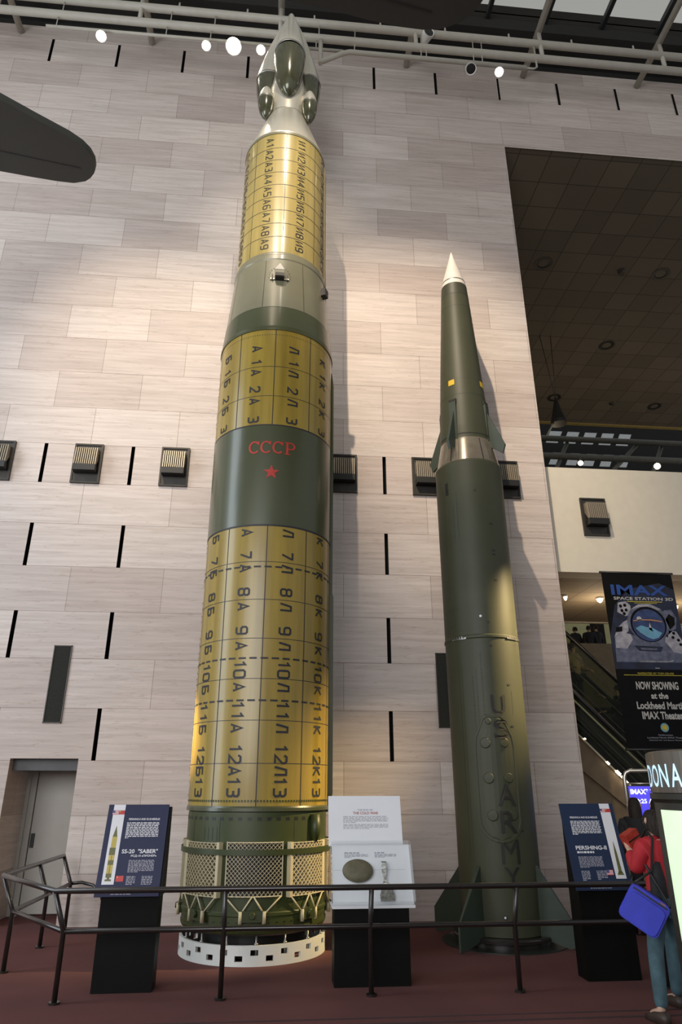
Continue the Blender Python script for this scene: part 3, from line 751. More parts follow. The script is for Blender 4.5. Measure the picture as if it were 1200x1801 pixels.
# --- tail section
m_ = MB()
m_.lathe([(.855, .30), (.87, .33), (.87, .36), (.862, .36), (.862, .46), (.874, .47), (.874, .50), (.866, .51), (.866, 1.50), (.858, 1.53)], A, 128, 0)
for k in range(48):
    if 8 < (k % 24) < 11: continue
    t = k * 7.5; m_.band(A, .8685, 1.432, 1.468, t + 1, t + 4.2, 1, seg=240)
for k in range(100): m_.band(A, .873, 1.522, 1.534, k * 3.6, k * 3.6 + 1.6, 1, seg=360)
for k in range(60): m_.band(A, .865, .40, .414, k * 6, k * 6 + 1.2, 1, seg=240)
for k in range(4): m_.band(A, .868, 1.22, 1.36, TV - 45 + k * 4.2, TV - 44.6 + k * 4.2, 2, seg=360)
for tt in (-60, -30, 30, 60): m_.band(A, .868, .50, 1.43, TV + tt - .3, TV + tt + .3, 2)
build('tail_section', m_, [GRNT, BLACK, PLINE], ms)
m_ = MB(); t = rad(TV + 50); rd = V(sin(t), -cos(t), 0); tg = V(cos(t), sin(t), 0); c = V(A[0], A[1], 0) + rd * .87
m_.tube([c + V(0, 0, 1.49) + rd * .03, c + V(0, 0, 1.30) + rd * .035, c + V(0, 0, 1.20) + rd * .02], [.06, .062, .035], sides=12); build('pipe_fairing', m_, GRNT, ms)
# --- grid fins folded against the tail, with hinge brackets
RF = .905
def fin(tc, t_half, z0, z1, cell, deep):
    g = MB()
    def P(s_, z, r=RF): return cyl_pt(A, r, rad(tc) + s_ / RF, z)
    half = rad(t_half) * RF; W = 2 * half; H = z1 - z0
    step = cell * 2
    c = -H
    def blade(pts, wd):
        for p, q in zip(pts[:-1], pts[1:]):
            a0, a1 = P(p[0], p[1], RF - deep), P(p[0], p[1], RF); b0, b1 = P(q[0], q[1], RF - deep), P(q[0], q[1], RF)
            d = (b1 - a1).normalized(); n = d.cross((a1 - a0).normalized()) * wd
            g.add([a0 - n, a0 + n, a1 + n, a1 - n, b0 - n, b0 + n, b1 + n, b1 - n], [(0, 1, 5, 4), (1, 2, 6, 5), (2, 3, 7, 6), (3, 0, 4, 7)], 0)
    while c < W:
        for sg in (1, -1):
            s0, s1 = max(0, c), min(W, c + H)
            if s1 - s0 > .01:
                N = max(1, int((s1 - s0) / .09)); pts = []
                for k in range(N + 1):
                    s_ = s0 + (s1 - s0) * k / N; z = z0 + (s_ - c)
                    pts.append(((s_ - half) * sg, z))
                blade(pts, .0019 if deep < .04 else .0034)
        c += step / 2 * 1.0
    build('grid_fin', g, CREAM, ms)
    fr = MB(); N = 10
    for z in (z0, z1):
        for k in range(N):
            a, b = -half + W * k / N, -half + W * (k + 1) / N
            fr.tube([P(a, z), P(b, z)], .008, 0, 4)
    for s_ in (-half, half):
        fr.obox((P(s_, z0) + P(s_, z1)) / 2 - V(sin(rad(tc)), -cos(rad(tc)), 0) * deep * .4, V(cos(rad(tc)), sin(rad(tc)), 0) * (.006 if deep < .04 else .022), V(sin(rad(tc)), -cos(rad(tc)), 0) * (deep * .6), V(0, 0, H / 2 + .01), 0)
    build('fin_frame', fr, CREAM, ms)
    st_ = MB()
    hg = []
    for sg in (-1, 1):
        h = P(sg * half * .40, z0 - .17); hg.append(h)
        st_.tube([P(sg * half * .98, z0), h], .0095, 0, 6); st_.tube([P(sg * half * .03, z0), h], .0095, 0, 6)
        st_.tube([h + V(0, 0, .03), h - V(0, 0, .09)], .022, 0, 8)
    build('fin_strut', st_, CREAM, ms)
    br = MB(); rdv = V(sin(rad(tc)), -cos(rad(tc)), 0); tgv = V(cos(rad(tc)), sin(rad(tc)), 0)
    br.obox(P(0, z0 - .19, .88), tgv * (half * .42), rdv * .03, V(0, 0, .055)); br.tube([P(0, z0 - .18, .90), P(0, z0 - .18, .945)], [.045, .03], 0, 10)
    build('hinge_bracket', br, GRNT, ms)
    bk = MB(); bk.lathe([(.872, z0), (.872, z1)], A, 96, 0, tc - t_half, tc + t_half); build('fin_recess', bk, BLACK, ms)
for k in range(8):
    tc = TV - 1.0 + 45 * k
    if k == 0: fin(tc, 20.5, .665, 1.205, .047, .012)
    else: fin(tc, 17.5 if k in (1, 7) else 19, .655, 1.195, .058, .055)
m_ = MB(); m_.lathe([(.918, 1.075), (.925, 1.075), (.925, 1.135), (.918, 1.135)], A, 128, 0); build('fin_strap', m_, GRNT, ms)
m_ = MB(); m_.lathe([(.84, .295), (.80, .27), (.62, .262), (.60, .255)], A, 96, 0, cap1=True); build('nozzle_plate', m_, STEEL, ms)
# --- the white stand
std = thing('missile_stand', 'low white ring pierced by square holes under the yellow missile', 'stand', (A[0], A[1], 0))
m_ = MB(); RO, RI, ZT = .868, .835, .195
N = 128
def ringhole(j, k):
    kk = k % 8
    return (j == 2 and kk in (0, 1)) or (j == 1 and kk in (4, 5))
zr = [0, .045, .10, .155, ZT]
for j in range(4):
    for k in range(N):
        a, b = 2 * pi * k / N, 2 * pi * (k + 1) / N
        if ringhole(j, k):
            for R_, in ((0,),):
                z0_, z1_ = zr[j], zr[j + 1]
                for aa in (a, b): m_.add([cyl_pt(A, RO, aa, z0_), cyl_pt(A, RI, aa, z0_), cyl_pt(A, RI, aa, z1_), cyl_pt(A, RO, aa, z1_)], [(0, 1, 2, 3)], 0) if not ringhole(j, k + (1 if aa == b else -1)) else None
                for zz in (z0_, z1_): m_.add([cyl_pt(A, RO, a, zz), cyl_pt(A, RO, b, zz), cyl_pt(A, RI, b, zz), cyl_pt(A, RI, a, zz)], [(0, 1, 2, 3)], 0)
            continue
        for R_ in (RO, RI): m_.add([cyl_pt(A, R_, a, zr[j]), cyl_pt(A, R_, b, zr[j]), cyl_pt(A, R_, b, zr[j + 1]), cyl_pt(A, R_, a, zr[j + 1])], [(0, 1, 2, 3)], 0, True)
m_.lathe([(RI, ZT), (RO, ZT)], A, N, 0)
build('ring', m_, WHITE, std, recalc=False)
for k in range(16):
    t = rad(22.5 * k + 4); m_ = MB(); p = cyl_pt(A, .835, t, 0); m_.tube([p + V(0, 0, .10), p + V(0, 0, .28)], .012, 0, 8); m_.tube([p + V(0, 0, .19), p + V(0, 0, .215)], .024, 0, 8)
    build('jack_bolt', m_, STEEL, std)
m_ = MB(); m_.lathe([(.60, .02), (.60, .245)], A, 64, 0, cap0=True); build('inner_drum', m_, BLACK, std)

# ================================================================== GREEN MISSILE (US ARMY)
B = (2.93, 9.665)
pm = thing('missile', 'slim dark green US Army missile with white nose cone and four tail fins', 'missile', (B[0], B[1], .12))
RP = .522
m_ = MB()
m_.lathe([(.0, 11.03), (.018, 10.99), (.05, 10.86), (.19, 10.34), (.208, 10.27)], B, 64, 0)
m_.lathe([(.208, 10.27), (.212, 10.25), (.212, 10.24)], B, 64, 1); m_.lathe([(.212, 10.24), (.222, 10.16), (.228, 10.15)], B, 64, 0)
build('nose_cone', m_, [PNOSE, STEEL], pm)
m_ = MB()
m_.lathe([(.228, 10.15), (.245, 9.9)], B, 72, 1); m_.lathe([(.245, 9.9), (.349, 8.25), (.412, 7.15), (.418, 6.93)], B, 72, 0)
for z in (9.9, 9.62, 8.05, 7.75, 7.0): 
    r = .245 + (9.9 - z) * .0613; m_.band(B, r + .002, z - .006, z + .006, -180, 180, 2)
for k in range(4):
    t = -43 + 90 * k; zc = 8.0; r = .365
    m_.band(B, r + .006, zc - .052, zc + .052, t - 8.5, t + 8.5, 3, R1=r - .0)
    for dz in range(3): pass
m_.band(B, .262, 9.45, 9.48, -20, -14, 4); m_.band(B, .275, 9.3, 9.33, -19, -15, 4)
build('forward_section', m_, [PGRN, mat('dark_army_green', (0.035, 0.036, 0.020), 0.5), PLINE, SIGNY, PRGREY], pm)
for k in range(4):
    t = rad(-41 + 90 * k); rd = V(sin(t), -cos(t), 0); tg = V(cos(t), sin(t), 0); cc = V(B[0], B[1], 0)
    m_ = MB(); pl = [(.385, 7.52), (.67, 6.80), (.62, 6.66), (.425, 6.82)]
    m_.prism([cc + rd * r + V(0, 0, z) - tg * .02 for r, z in pl], tg * .04); build('control_fin', m_, PFIN, pm)
    m_ = MB(); m_.obox(cc + rd * .395 + V(0, 0, 7.10), tg * .06, rd * .025, V(0, 0, .50)); m_.obox(cc + rd * .39 + V(0, 0, 7.62), tg * .065, rd * .02, V(0, 0, .035), 1); build('fin_root', m_, [PFIN, GRILLE], pm)
m_ = MB(); m_.lathe([(.418, 6.93), (.425, 6.90), (.505, 6.50)], B, 72, 0)
for k in range(6): m_.lathe([(.427, 6.90), (.507, 6.50)], B, 96, 1, k * 60 + 12, k * 60 + 14)
for k in range(6): m_.lathe([(.428, 6.88), (.505, 6.52)], B, 96, 1, k * 60 + 28, k * 60 + 28.6)
build('stage_adapter', m_, [PRING, BRONZE], pm)
JZ = 3.74
def rivets(mm, z, n, R=RP + .003, m=1, h=.008, d=.9): 
    for k in range(n): mm.band(B, R, z - h / 2, z + h / 2, k * 360 / n, k * 360 / n + d, m, seg=360)
m_ = MB()
m_.lathe([(.505, 6.50), (.515, 6.49), (.526, 6.46), (RP, 6.40), (RP, JZ + .03)], B, 96, 0)
m_.band(B, RP + .002, 6.44, 6.452, -180, 180, 1)
rivets(m_, 6.38, 60); rivets(m_, 4.14, 60); rivets(m_, JZ + .12, 60)
for t, z, dt, dz in ((-8, 5.95, 1.5, .02), (15, 5.42, 2.4, .012), (15, 5.0, 2.4, .012), (15, 4.94, 2.4, .012), (15, 4.55, 2.6, .012), (-16, 3.98, 1.4, .016), (-4, 3.93, 1.4, .016), (-58, 6.05, 3, .1)):
    m_.band(B, RP + .003, z - dz, z + dz, t - dt, t + dt, 2, seg=240)
m_.disc(lambda u, v: cyl_pt(B, RP + .004, rad(-15) + u / RP, 4.02 + v), 0, 0, .018, .018, 3, 12)
for t, za, zb, n in ((-47, 4.9, 5.75, 16), (-40, 5.0, 5.95, 20)):   # faded stencil paragraphs
    z = zb
    for i in range(n):
        h = random.uniform(.01, .04); m_.band(B, RP + .002, z - h, z, t - 1.2, t + random.uniform(.4, 1.4), 1, seg=240); z -= h + .012
        if z < za: break
m_.lathe([(RP + .002, 6.05), (RP + .002, 4.3)], B, 240, 1, -66.5, -66)
m_.band(B, RP + .003, 3.92, 3.93, -70, -56, 1); m_.band(B, RP + .003, 4.16, 4.17, -72, -50, 1)
build('second_stage', m_, [PGRN, PLINE, BLACK, PRWHITE], pm)
m_ = MB()
m_.lathe([(RP, JZ + .03), (RP + .012, JZ + .015), (RP + .012, JZ - .015), (RP, JZ - .03)], B, 96, 0)
for t in (-52, 38, 128, 218):
    for s_ in range(9): 
        m_.band(B, RP + .020, JZ - .022, JZ + .012, t - 10 + s_ * 2.2, t - 8.6 + s_ * 2.2, 1 if s_ % 2 else 2, seg=360)
    m_.band(B, RP + .018, JZ - .03, JZ - .005, t - 13, t + 13, 1, seg=240)
build('joint_clamp', m_, [PGRN, STEEL, BLACK], pm)
m_ = MB()
m_.lathe([(RP, JZ - .03), (RP - .004, .9), (RP - .012, .30), (.508, .12)], B, 96, 0)
rivets(m_, JZ - .10, 60); rivets(m_, .62, 60, RP - .004); rivets(m_, .20, 60, .512)
for t, z in ((-3, 3.60),): m_.disc(lambda u, v: cyl_pt(B, RP + .004, rad(t) + u / RP, z + v), 0, 0, .018, .018, 2, 12)
for z in (3.08, 2.54, 1.28, .66): m_.band(B, RP + .003, z - .012, z + .012, 18.5, 23.5, 2, seg=240)
for t, za, zb in ((-34, 2.2, 3.2), (-28, 2.3, 3.3), (-20, 2.5, 3.5)):
    z = zb
    while z > za:
        h = random.uniform(.01, .05); m_.band(B, RP + .002, z - h, z, t - 1.0, t + random.uniform(.3, 1.0), 1, seg=240); z -= h + .014
m_.lathe([(RP + .002, 3.5), (RP + .002, 1.0)], B, 240, 1, -57, -56.5); m_.lathe([(RP + .002, 3.5), (RP + .002, .9)], B, 240, 1, -52, -51.6)
m_.lathe([(RP + .002, 3.0), (RP + .002, 2.7)], B, 240, 1, 25, 25.5)
for ch, z, h, wd in (('U', 2.815, .255, .20), ('S', 2.50, .235, .19), ('A', 1.70, .26, .215), ('R', 1.385, .255, .20), ('M', 1.045, .275, .235), ('Y', .755, .24, .20)):
    R_ = RP + (.033 if ch in 'SAR' else .005)
    f = lambda u, v, R_=R_, z=z: cyl_pt(B, R_, rad(1.0) + u / RP, z + v)
    put_text(m_, f, ch, -wd / 2, wd / 2, -h / 2, h / 2, 3, bold=0.0 if ch == 'M' else .008)
m_.disc(lambda u, v: cyl_pt(B, RP + .002, rad(-13.5) + u / RP, .335 + v), 0, 0, .024, .024, 2, 12); m_.disc(lambda u, v: cyl_pt(B, RP + .004, rad(-13.5) + u / RP, .335 + v), 0, 0, .013, .013, 4, 12)
build('first_stage', m_, [PGRN, PLINE, BLACK, PINK, PRWHITE], pm)
# raised access hatch with eight bosses
m_ = MB(); tc = -8.5
def HP(u, v, r): return cyl_pt(B, r, rad(tc) + u / RP, v)
out = []
zb, zt, hw = 1.14, 2.69, .285
for k in range(0, 13): a = pi + pi * k / 12; out.append((hw * cos(a), zb + .26 + .26 * sin(a)))
out += [(hw, 2.30), (hw * .93, 2.42), (hw * .52, zt - .03), (hw * .38, zt), (-hw * .38, zt), (-hw * .52, zt - .03), (-hw * .93, 2.42), (-hw, 2.30)]
def shrink(k): 
    cz = (zb + zt) / 2; return [(u * (1 - k / hw), cz + (v - cz) * (1 - k / .77)) for u, v in out]
r0, r1 = RP - .002, RP + .015
loops = [([HP(u, v, r0) for u, v in out]), ([HP(u, v, r1) for u, v in shrink(.006)]), ([HP(u, v, r1) for u, v in shrink(.035)]), ([HP(u, v, r1 - .006) for u, v in shrink(.04)])]
n = len(out)
for la, lb in zip(loops[:-1], loops[1:]): m_.add(la + lb, [(i, (i + 1) % n, n + (i + 1) % n, n + i) for i in range(n)], 0)
inn = shrink(.04)
L_ = sorted([p for p in inn if p[0] < 0], key=lambda p: p[1]); R_ = sorted([p for p in inn if p[0] > 0], key=lambda p: p[1])
for i in range(40):       # curved face in horizontal strips
    za = inn and (min(p[1] for p in inn) + (max(p[1] for p in inn) - min(p[1] for p in inn)) * i / 40); zc = min(p[1] for p in inn) + (max(p[1] for p in inn) - min(p[1] for p in inn)) * (i + 1) / 40
    def wid(z):
        for p, q in zip(R_[:-1], R_[1:]):
            if p[1] <= z <= q[1]: return p[0] + (q[0] - p[0]) * (z - p[1]) / max(1e-6, q[1] - p[1])
        return R_[0][0] * .35 if z < R_[0][1] else R_[-1][0]
    wa, wc = wid(za), wid(zc)
    for j in range(8):
        a, b = -1 + j / 4, -1 + (j + 1) / 4
        m_.add([HP(a * wa, za, r1 - .006), HP(b * wa, za, r1 - .006), HP(b * wc, zc, r1 - .006), HP(a * wc, zc, r1 - .006)], [(0, 1, 2, 3)], 0, True)
hatch = build('access_hatch', m_, [PGRN], pm)
for u, z, r in ((-.07, 2.60, .040), (.055, 2.60, .040), (-.125, 2.33, .068), (.12, 2.33, .058), (-.115, 1.90, .068), (.14, 1.90, .060), (-.10, 1.46, .068), (.15, 1.46, .060)):
    m_ = MB(); rdv = V(sin(rad(tc) + u / RP), -cos(rad(tc) + u / RP), 0); q = V(0, 0, 1).rotation_difference(rdv)
    M = Matrix.Translation(HP(u, z, RP)) @ q.to_matrix().to_4x4()
    m_.lathe([(r, 0), (r, .020), (r * .86, .028), (0, .030)], seg=20, M=M); build('boss', m_, PGRN, hatch)
for t_, ro in ((-46, 1.04), (47, .91), (138, .95), (227, .99)):
    t = rad(t_); rd = V(sin(t), -cos(t), 0); tg = V(cos(t), sin(t), 0); cc = V(B[0], B[1], 0)
    m_ = MB(); pl = [(.50, .90), (ro, .30), (ro, .03), (ro - .05, .012), (.50, .10)]
    a = [cc + rd * r + V(0, 0, z) for r, z in pl]
    th = [.028, .012, .012, .012, .028]
    vs = [p - tg * h for p, h in zip(a, th)] + [p + tg * h for p, h in zip(a, th)]
    n = 5; m_.add(vs, [tuple(range(n))[::-1], tuple(range(n, 2 * n))] + [(i, (i + 1) % n, n + (i + 1) % n, n + i) for i in range(n)], 0)
    build('tail_fin', m_, PFIN, pm)
sp = thing('missile_stand', 'flat dark ring and painted floor shade under the green missile', 'stand', (B[0], B[1], 0))
m_ = MB(); m_.lathe([(.30, .115), (.62, .115), (.63, .10), (.63, .07), (.56, .05), (.56, .012)], B, 72, 0); build('ring', m_, RAILM, sp)
m_ = MB(); m_.lathe([(.0, .012), (.78, .012), (.78, 0)], B, 48, 0); build('shade_plate', m_, mat('green_shade_plate', (0.02, 0.024, 0.018), 0.4), sp)  # dark disc standing in for shade and reflection below the missile

# ================================================================== GUARD RAIL
rl = thing('guard_railing', 'black two-bar steel railing around the missiles in front of the signs', 'railing', (1, 7.4, 0))
base = [(-2.76, 10.85), (-2.76, 8.62), (-1.90, 7.44), (3.84, 7.44), (4.78, 8.75), (4.78, 10.95)]
top = [(-2.90, 10.85), (-2.90, 8.58), (-1.99, 7.31), (3.90, 7.31), (4.92, 8.70), (4.92, 10.95)]
ZM, ZT_ = .56, .905
m_ = MB(); m_.tube([V(x, y, ZT_) for x, y in top], .026, sides=12); build('top_rail', m_, RAILM, rl)
m_ = MB(); m_.tube([V(x, y, ZM) for x, y in base], .024, sides=12); build('mid_rail', m_, RAILM, rl)
m_ = MB(); m_.tube([V(-2.76, 10.85, ZM), V(-2.62, 10.88, ZM + .01), V(-2.45, 10.82, ZM - .02), V(-2.31, 10.70, ZM - .10), V(-2.22, 10.6, ZM - .26)], .022, sides=10); build('rail_return', m_, RAILM, rl)
posts = [((-2.76, 10.85), (-.14, 0)), ((-2.76, 9.80), (-.14, 0)), ((-2.76, 8.62), (-.14, -.04)), ((-1.90, 7.44), (-.09, -.13)), ((-.435, 7.44), (0, -.13)), ((.953, 7.44), (0, -.13)), ((2.37, 7.44), (0.01, -.13)),
         ((3.84, 7.44), (.06, -.13)), ((4.78, 8.75), (.14, -.05)), ((4.78, 9.9), (.14, 0)), ((4.78, 10.95), (.14, 0))]
for (x, y), (dx, dy) in posts:
    m_ = MB(); m_.tube([V(x, y, 0), V(x, y, ZM), V(x + dx, y + dy, ZT_)], .024, sides=12); m_.tube([V(x, y, 0), V(x, y, .018)], .05, sides=14, sm=False); build('post', m_, RAILM, rl)

# ================================================================== SIGN STANDS
def sign_stand(label, x0, x1, px0, px1, side, art):
    t = thing('information_stand', label, 'sign', ((x0 + x1) / 2, 7.73, 0), 'information stands at the railing')
    m_ = MB(); yb = 7.985
    m_.box(x0, x1, 7.735, yb, 0, .80)
    m_.prism([(x0 + .005, 7.715, .795), (x0 + .005, 7.735, .80), (x0 + .005, yb, .80), (x0 + .005, 7.985, 1.60), (x0 + .005, 7.94, 1.60)], (x1 - x0 + .015, 0, 0))
    build('plinth', m_, PLINTH, t)
    o = V(px0, 7.70, .80); du = V(px1 - px0, 0, 0); dv = V(0, .225, .822); nn = du.cross(dv).normalized()
    m_ = MB(); m_.prism([o, o + du, o + du + dv, o + dv], nn * -.018, 0)
    f = plane_fn(o, du, dv, nn, .0015)
    art(m_, f)
    build('panel', m_, [NAVY if side < 0 else NAVYR, PRWHITE, PRGREY, PRRED, PRBLUE, PRYEL, PROLV], t)
def us_flag(m_, f, u0, u1, v0, v1):
    n = 7
    for i in range(n): m_.quad(f, u0, u1, v0 + (v1 - v0) * i / n, v0 + (v1 - v0) * (i + 1) / n, 3 if i % 2 == 0 else 1)
    f2 = lambda u, v: f(u, v, .0008)
    m_.quad(f2, u0, u0 + (u1 - u0) * .42, v0 + (v1 - v0) * .45, v1, 4)
def su_flag(m_, f, u0, u1, v0, v1):
    m_.quad(f, u0, u1, v0, v1, 3); f2 = lambda u, v: f(u, v, .0008); m_.disc(f2, u0 + (u1 - u0) * .2, v1 - (v1 - v0) * .25, .012, .008, 5, 8)
def art_left(m_, f):
    f1 = lambda u, v, k=0.0: f(u, v, .0006 + k); f2 = lambda u, v, k=0.0: f(u, v, .0014 + k)
    m_.quad(f, .085, .275, .125, .998, 1)
    us_flag(m_, f2, .075, .175, .885, .932); su_flag(m_, f2, .175, .275, .885, .932)
    u = .175
    m_.poly(f1, [(u - .035, .635), (u + .04, .635), (u + .005, .76)], 6)
    m_.quad(f1, u - .038, u + .042, .515, .635, 5); m_.quad(f1, u - .05, u + .045, .435, .515, 6); m_.quad(f1, u - .045, u + .045, .38, .435, 5)
    m_.quad(f1, u - .045, u + .045, .33, .38, 6); m_.quad(f1, u - .045, u + .045, .24, .33, 5); m_.quad(f1, u - .045, u + .045, .197, .24, 6); m_.quad(f1, u - .02, u + .02, .18, .197, 6); m_.quad(f1, u - .05, u + .05, .16, .18, 6)
    m_.quad(f2, u - .004, u + .004, .24, .43, 6)
    su_flag(m_, f, .295, .415, .155, .215)
    put_text(m_, f, 'PERSHING-II AND SS-20 MISSILES', .36, .87, .82, .843, 1, bold=.02)
    greek(m_, f, .34, .87, .795, .61, 11, 1, last=.1)
    put_text(m_, f, 'SS-20  "SABER"', .325, .90, .452, .498, 1, bold=.02)
    put_text(m_, f, 'РСД-10 «ПИОНЕР»', .48, .89, .410, .438, 1, bold=.02)
    greek(m_, f, .46, .87, .38, .245, 10, 2)
    greek(m_, f, .46, .60, .21, .115, 6, 2, last=.7); greek(m_, f, .70, .87, .21, .115, 6, 2, last=.9)
    greek(m_, f, .25, .72, .045, .015, 2, 2, last=.7)
def art_right(m_, f):
    f1 = lambda u, v, k=0.0: f(u, v, .0006 + k); f2 = lambda u, v, k=0.0: f(u, v, .0014 + k)
    m_.quad(f, .745, .93, .125, .998, 1)
    us_flag(m_, f2, .74, .835, .893, .935); su_flag(m_, f2, .835, .935, .893, .935)
    u = .845
    m_.poly(f1, [(u - .03, .185), (u + .03, .185), (u + .028, .27), (u + .020, .42), (u + .0, .545), (u - .006, .545), (u - .022, .42), (u - .028, .27)], 6)
    m_.poly(f1, [(u - .06, .165), (u + .06, .165), (u + .03, .21), (u - .03, .21)], 6)
    us_flag(m_, f, .60, .715, .165, .225)
    put_text(m_, f, 'PERSHING-II AND SS-20 MISSILES', .15, .66, .82, .843, 1, bold=.02)
    greek(m_, f, .14, .68, .79, .62, 10, 1, last=.18)
    put_text(m_, f, 'PERSHING-II', .14, .70, .452, .498, 1, bold=.025)
    greek(m_, f, .15, .46, .435, .41, 1, 1, fill=.9, last=1)
    greek(m_, f, .15, .58, .375, .245, 10, 2)
    greek(m_, f, .15, .30, .215, .10, 7, 2, last=.5); greek(m_, f, .42, .60, .215, .11, 6, 2)
    greek(m_, f, .25, .72, .045, .015, 2, 2, last=.8)
sign_stand('navy blue sloped sign left of the yellow missile on a black plinth', -1.66, -1.10, -1.725, -1.105, -1, art_left)
sign_stand('blue sloped sign right of the green missile on a black plinth', 3.17, 3.725, 3.14, 3.75, 1, art_right)

# ================================================================== COLD WAR DISPLAY
ds = thing('display_case', 'white sloped display with clear cover on black plinth between the missiles', 'display', (1.01, 7.75, 0))
m_ = MB(); m_.box(.63, 1.385, 7.735, 8.02, 0, .675); build('plinth', m_, PLINTH, ds)
bo = V(.61, 7.80, .685); bu = V(.84, 0, 0); bv = V(0, .21, .535); bn = bu.cross(bv).normalized()
m_ = MB(); m_.prism([bo, bo + bu, bo + bu + bv, bo + bv], bn * -.03, 0); m_.box(.61, 1.45, 7.72, 8.03, .665, .69, 0)
fB = plane_fn(bo, bu, bv, bn, .002)
greek(m_, fB, .17, .36, .868, .845, 1, 1, fill=.9, last=1); greek(m_, fB, .17, .47, .835, .77, 4, 1, last=.3)
greek(m_, fB, .555, .68, .868, .845, 1, 1, fill=.9, last=1); greek(m_, fB, .555, .83, .835, .77, 4, 1, last=.5)
m_.quad(fB, .03, .93, .565, .568, 1)
build('back_board', m_, [BOARD, PRGREY], ds)
uo = bo + bv + V(-.02, -.005, -.01); uu = V(.80, 0, 0); uv = V(0, .11, .49); un = uu.cross(uv).normalized()
m_ = MB(); m_.prism([uo, uo + uu, uo + uu + uv, uo + uv], un * -.03, 0); fU = plane_fn(uo, uu, uv, un, .002)
put_text(m_, fU, 'THE END OF', .40, .61, .695, .73, 1, bold=.015); put_text(m_, fU, 'THE COLD WAR', .335, .685, .622, .676, 2, bold=.02)
greek(m_, fU, .20, .815, .585, .435, 5, 1, fill=.42, last=.3); greek(m_, fU, .20, .815, .425, .32, 4, 1, fill=.42, last=.6)
build('title_panel', m_, [BOARD, PRGREY, mat('dull_red_print', (0.42, 0.14, 0.12), 0.5)], ds)
m_ = MB(); d = bn * .13
o2 = bo + V(.0, 0, 0); q = [o2, o2 + bu, o2 + bu + bv, o2 + bv]
m_.add(q + [p + d for p in q], [(4, 5, 6, 7), (0, 1, 5, 4), (1, 2, 6, 5), (2, 3, 7, 6), (3, 0, 4, 7)], 0); build('cover', m_, ACRYLIC, ds)
dq = bn.to_track_quat('Z', 'Y').to_matrix().to_4x4()
M = Matrix.Translation(fB(.325, .535, .05)) @ Matrix.Rotation(0, 4, 'X') @ dq @ Matrix.Diagonal((1, .70, 1, 1))
m_ = MB(); m_.lathe([(0, .028), (.10, .024), (.150, .012), (.160, -.004), (.150, -.02), (.10, -.045)], seg=48, shared=True, M=M); tag(build('cast_disc', m_, DISC), 'olive brown oval disc mounted inside the clear display case', 'disc')
m_ = MB(); n = 26; vs = []
for i in range(n):
    s_ = i / (n - 1); v = .03 + .66 * s_
    wd = .010 + .050 * min(1, abs(s_ - .55) * 2.4)
    if s_ < .36: wd += .018
    a = (s_ - .3) * 3.6 if s_ > .3 else (s_ - .3) * 1.5; jx = .006 * sin(i * 2.7)
    cx = .625 + (.02 if s_ < .35 else 0) + jx * .8
    for sg, hh_ in ((-1, 0), (1, 0), (1, .008), (-1, .008)):
        off = V(1, 0, 0) * (sg * wd * (cos(a) * .35 + .65)) + bn * (sg * wd * .45 * sin(a) + .045 + hh_)
        vs.append(fB(cx + .03, v, 0) + off + V(0, 0, .006 * sin(i * 1.9 + sg)))
fs = [(4 * i + k, 4 * i + (k + 1) % 4, 4 * i + 4 + (k + 1) % 4, 4 * i + 4 + k) for i in range(n - 1) for k in range(4)] + [(0, 1, 2, 3), (4 * n - 1, 4 * n - 2, 4 * n - 3, 4 * n - 4)]
m_.add(vs, fs, 0); tag(build('metal_fragment', m_, SCRAP), 'twisted torn strip of metal mounted inside the clear display case', 'metal fragment')

# ================================================================== HANGING WINGS
def wing(name, label, outline, z, th, tip_th, parts):
    t = thing(name, label, 'aircraft wing', (outline[0][0], outline[0][1], z))
    m_ = MB(); n = len(outline); cx = sum(p[0] for p in outline) / n; cy = sum(p[1] for p in outline) / n
    low = [V(x, y, z) for x, y in outline]; mid = [V(x + (x - cx) * .006, y + (y - cy) * .006, z + th * .5) for x, y in outline]; up = [V(x, y, z + th) for x, y in outline]
    m_.add(low, [tuple(range(n))], 0); m_.add(up, [tuple(range(n))], 0)
    for a, b in ((low, mid), (mid, up)): m_.add(a + b, [(i, (i + 1) % n, n + (i + 1) % n, n + i) for i in range(n)], 0, True)
    build('wing_skin', m_, WINGM, t)
    for nm, pl in parts:
        m_ = MB(); m_.prism([V(x, y, z - .006) for x, y in pl], (0, 0, .01)); build(nm, m_, MULL, t)
    return t
wing('aircraft_wing', 'dark grey rounded wing tip hanging in from the left edge', [(-7.6, 2.9), (-3.363, 5.673), (-3.055, 5.878), (-2.727, 6.087), (-2.60, 6.20), (-2.53, 6.31), (-2.504, 6.427), (-2.515, 6.52), (-2.549, 6.60), (-2.61, 6.675), (-2.69, 6.735), (-2.845, 6.776), (-3.05, 6.765), (-3.326, 6.731), (-3.724, 6.672), (-9.0, 5.9)], 9.0, .10, .03,
     [('aileron_gap', [(-3.9, 6.31), (-2.70, 6.53), (-2.70, 6.542), (-3.9, 6.322)])])
k_ = 0.59                                          # the wing hangs at nine metres
wing('aircraft_wing', 'dark grey wing underside hanging at the top centre above the missile tip', [(x * k_, y * k_) for x, y in [(-1.2, 7.15), (-.294, 7.346), (.281, 7.402), (1.17, 7.543), (1.674, 7.601), (2.125, 7.615), (2.40, 7.58), (2.557, 7.522), (2.76, 7.42), (2.895, 7.285), (2.98, 7.16), (3.024, 7.047), (3.1, 5.8), (-1.2, 5.6)]], 9.0, .09, .03,
     [('aileron_gap', [(.18, 4.12), (1.30, 4.307), (1.30, 4.316), (.18, 4.129)])])

